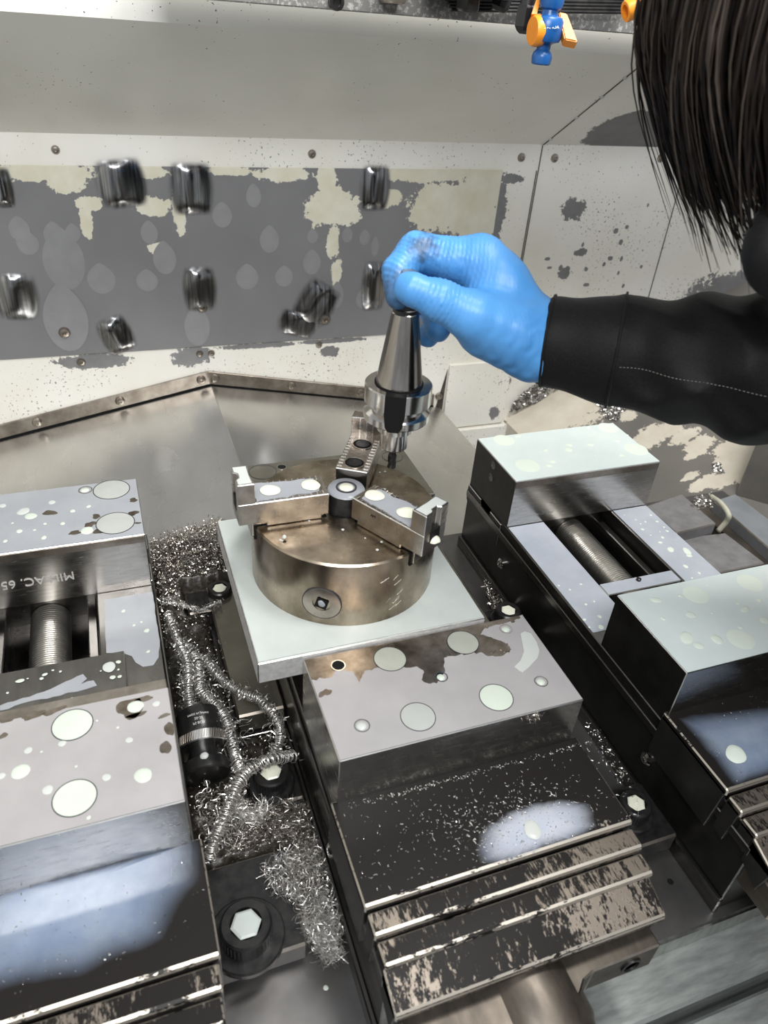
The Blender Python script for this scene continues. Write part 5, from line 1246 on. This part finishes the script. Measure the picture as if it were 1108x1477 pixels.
# twisted rope-like strands, each a thing of its own
def strand(label, px, z, r, pitch=.0026):
    c = spline([at(u, v, z=z + dz) for u, v, dz in px], 260)
    bm = B(); L = sum((b - a).length for a, b in zip(c, c[1:])); turns = L / pitch
    for ph, rr, pw in ((0, 1.0, 1.0), (2.1, .85, .8), (4.2, .55, .6)):
        pts = []; N = int(turns * 9 * pw)
        for i in range(N + 1):
            f = i / N * 259.999; k = int(f); k2 = min(k + 1, 260); p = c[k].lerp(c[k2], f - k); d = (c[k2] - c[max(0, k - 1)]).normalized(); u_ = d.orthogonal().normalized() if False else d.cross(Vector((0, 0, 1))).normalized(); w_ = d.cross(u_)
            a = ph + 2 * PI * turns * pw * i / N; q = r * rr * (1 + .35 * noise.noise(Vector((i * .11, ph, 0)))); pts.append(p + u_ * math.cos(a) * q + w_ * math.sin(a) * q + d * .0012 * noise.noise(Vector((i * .3, ph, 5))))
        tube(bm, pts, .00042, 4)
    VV, FF = [], []
    ribbons(VV, FF, lambda: random.choice(c) + Vector((random.gauss(0, r * .8), random.gauss(0, r * .8), random.gauss(r * .3, r * .7))), int(L * 3200), 1, .002, .006, .0002, .0005, 4, 1.0)
    ofs = [bm.verts.new(q) for q in VV]
    for f in FF: bm.faces.new([ofs[i] for i in f])
    o = obj('swarf_strand', bm, 'chipbright', None, True); return tag(o, label, 'swarf strand', 'twisted swarf strands between the vises')
strand('leftmost twisted swarf strand, running down to the top of the black screw jack', [(242, 884, .0), (257, 925, .008), (270, 953, .012), (271, 986, .012), (274, 1022, .006)], -.096, .0036)
strand('long twisted swarf strand passing right beside the knurled silver ring of the jack', [(262, 926, .004), (285, 953, .010), (290, 996, .012), (314, 1020, .012), (328, 1043, .012), (337, 1081, .010), (347, 1114, .006)], -.096, .0040)
strand('twisted swarf strand looping over the olive flange towards the hexagon cap screw', [(295, 948, .010), (318, 977, .016), (347, 998, .018), (375, 1010, .018), (399, 1038, .017), (404, 1067, .008), (388, 1093, .000)], -.098, .0034)
strand('thick ropy swarf strand curving down-left from the cap screw to the left guard', [(424, 1090, -.004), (390, 1096, .010), (356, 1114, .012), (337, 1143, .012), (323, 1181, .008), (309, 1214, .002), (303, 1238, -.004)], -.096, .0042)
strand('thin kinked swarf strand stretched across the dark swarf below the rear cap screw', [(232, 868, .004), (262, 872, .006), (290, 880, .006), (318, 868, .004)], -.100, .0016, .004)
V, F = [], []; q = []
for (u, v) in ((352, 1118), (335, 1060), (285, 1000), (268, 1000), (300, 965), (250, 1000), (330, 1190), (310, 1215), (280, 1180), (300, 1160), (400, 1075)):
    c_ = at(u, v, z=-.100); wires(V, F, lambda: (lambda p: p if clear(p, .006) else None)(c_ + Vector((random.gauss(0, .007), random.gauss(0, .010), random.uniform(-.006, .012)))), 50, .005, .014, .00022, 6, 1.0, 10)
keep_clear(V); tag(raw('loose_curls', V, F, 'chipbright', swf), kind='stuff')
# dark chips in the gap right of the middle vise
V, F = [], []
ribbons(V, F, poly_c([(692, 768), (705, 800), (738, 850), (745, 885), (712, 890), (700, 840), (690, 800)], -.128, -.112, lambda p: p.x < .230 and not any(a - .004 < p.x < b + .004 and c - .004 < p.y < d + .004 for a, b, c, d in CLB) and not (p.x < .202 and p.z < -.096)), 420, 1, .002, .006, .0002, .0007, 3.5)
ribbons(V, F, poly_c([(842, 1040), (860, 1050), (915, 1128), (890, 1128)], -.075, -.060, lambda p: .1715 < p.x < .233), 160, 1, .001, .003, .0002, .0004, 3.5)
tag(raw('gap_chips', V, F, 'chip'), 'dark curled chips in the narrow gap between middle and right vises', 'swarf', kind='stuff')
# coarse granular chips resting on the chute, in an arch shaped drift
def drift(name, label, pl_, n, r0, r1, mat='chip'):
    V, F = [], []; us = [q[0] for q in pl_]; vs_ = [q[1] for q in pl_]; k = 0
    while k < n:
        u, v = random.uniform(min(us), max(us)), random.uniform(min(vs_), max(vs_)); c = False
        for i in range(len(pl_)):
            (a, b), (d, e) = pl_[i], pl_[i - 1]
            if (b > v) != (e > v) and u < (d - a) * (v - b) / (e - b) + a: c = not c
        if not c: continue
        p = chp(u, v); 
        if p.y > YB - .004: p.y = YB - .004; p = at(u, v, y=YB - .006)
        r = random.uniform(r0, r1); b = len(V); k += 1
        for dx, dy, dz in ((1, 0, 0), (-1, 0, 0), (0, 1, 0), (0, -1, 0), (0, 0, 1), (0, 0, -.6)): V.append(p + Vector((dx * r * random.uniform(.5, 1.2), dy * r * random.uniform(.5, 1.2), dz * r * random.uniform(.5, 1.0) + r * .4)))
        for f in ((0, 2, 4), (2, 1, 4), (1, 3, 4), (3, 0, 4), (2, 0, 5), (1, 2, 5), (3, 1, 5), (0, 3, 5)): F.append(tuple(b + i for i in f))
    return tag(raw(name, V, F, mat), label, 'swarf', kind='stuff')
M['granule'] = simple('wet_granular_chip', (0.12, 0.115, 0.11), 0.22, .9, (0.42, 0.40, 0.385), 120)
drift('granular_swarf', 'arched drift of glistening granular chips on the chute below the sleeve', [(733, 598), (745, 575), (775, 552), (800, 538), (850, 548), (890, 570), (905, 588), (890, 607), (872, 606), (862, 585), (838, 563), (805, 560), (775, 580), (750, 592)], 1100, .0014, .0036, 'granule')
drift('swarf_clump', 'small dark clump of chips on the worn chute above the cream cable', [(1025, 668), (1042, 670), (1045, 682), (1030, 680)], 60, .001, .0022, 'granule')
V, F = [], []; c_ = at(1018, 722, z=-.066); ribbons(V, F, lambda: c_ + Vector((random.gauss(0, .007), random.gauss(0, .004), random.uniform(-.004, .003))), 70, 1, .002, .005, .0004, .001, 3)
tag(raw('swarf_clump', V, F, 'chipbright'), 'small bright clump of chips where the cream cable starts', 'swarf', kind='stuff')
V, F = [], []; c_ = at(771, 1031, y=-.0006); ribbons(V, F, lambda: c_ + Vector((random.gauss(0, .003), random.uniform(-.001, 0), random.gauss(-.002, .002))), 60, 1, .001, .003, .0001, .0002, 3)
tag(raw('jaw_chips', V, F, 'chip', vm), kind='stuff')
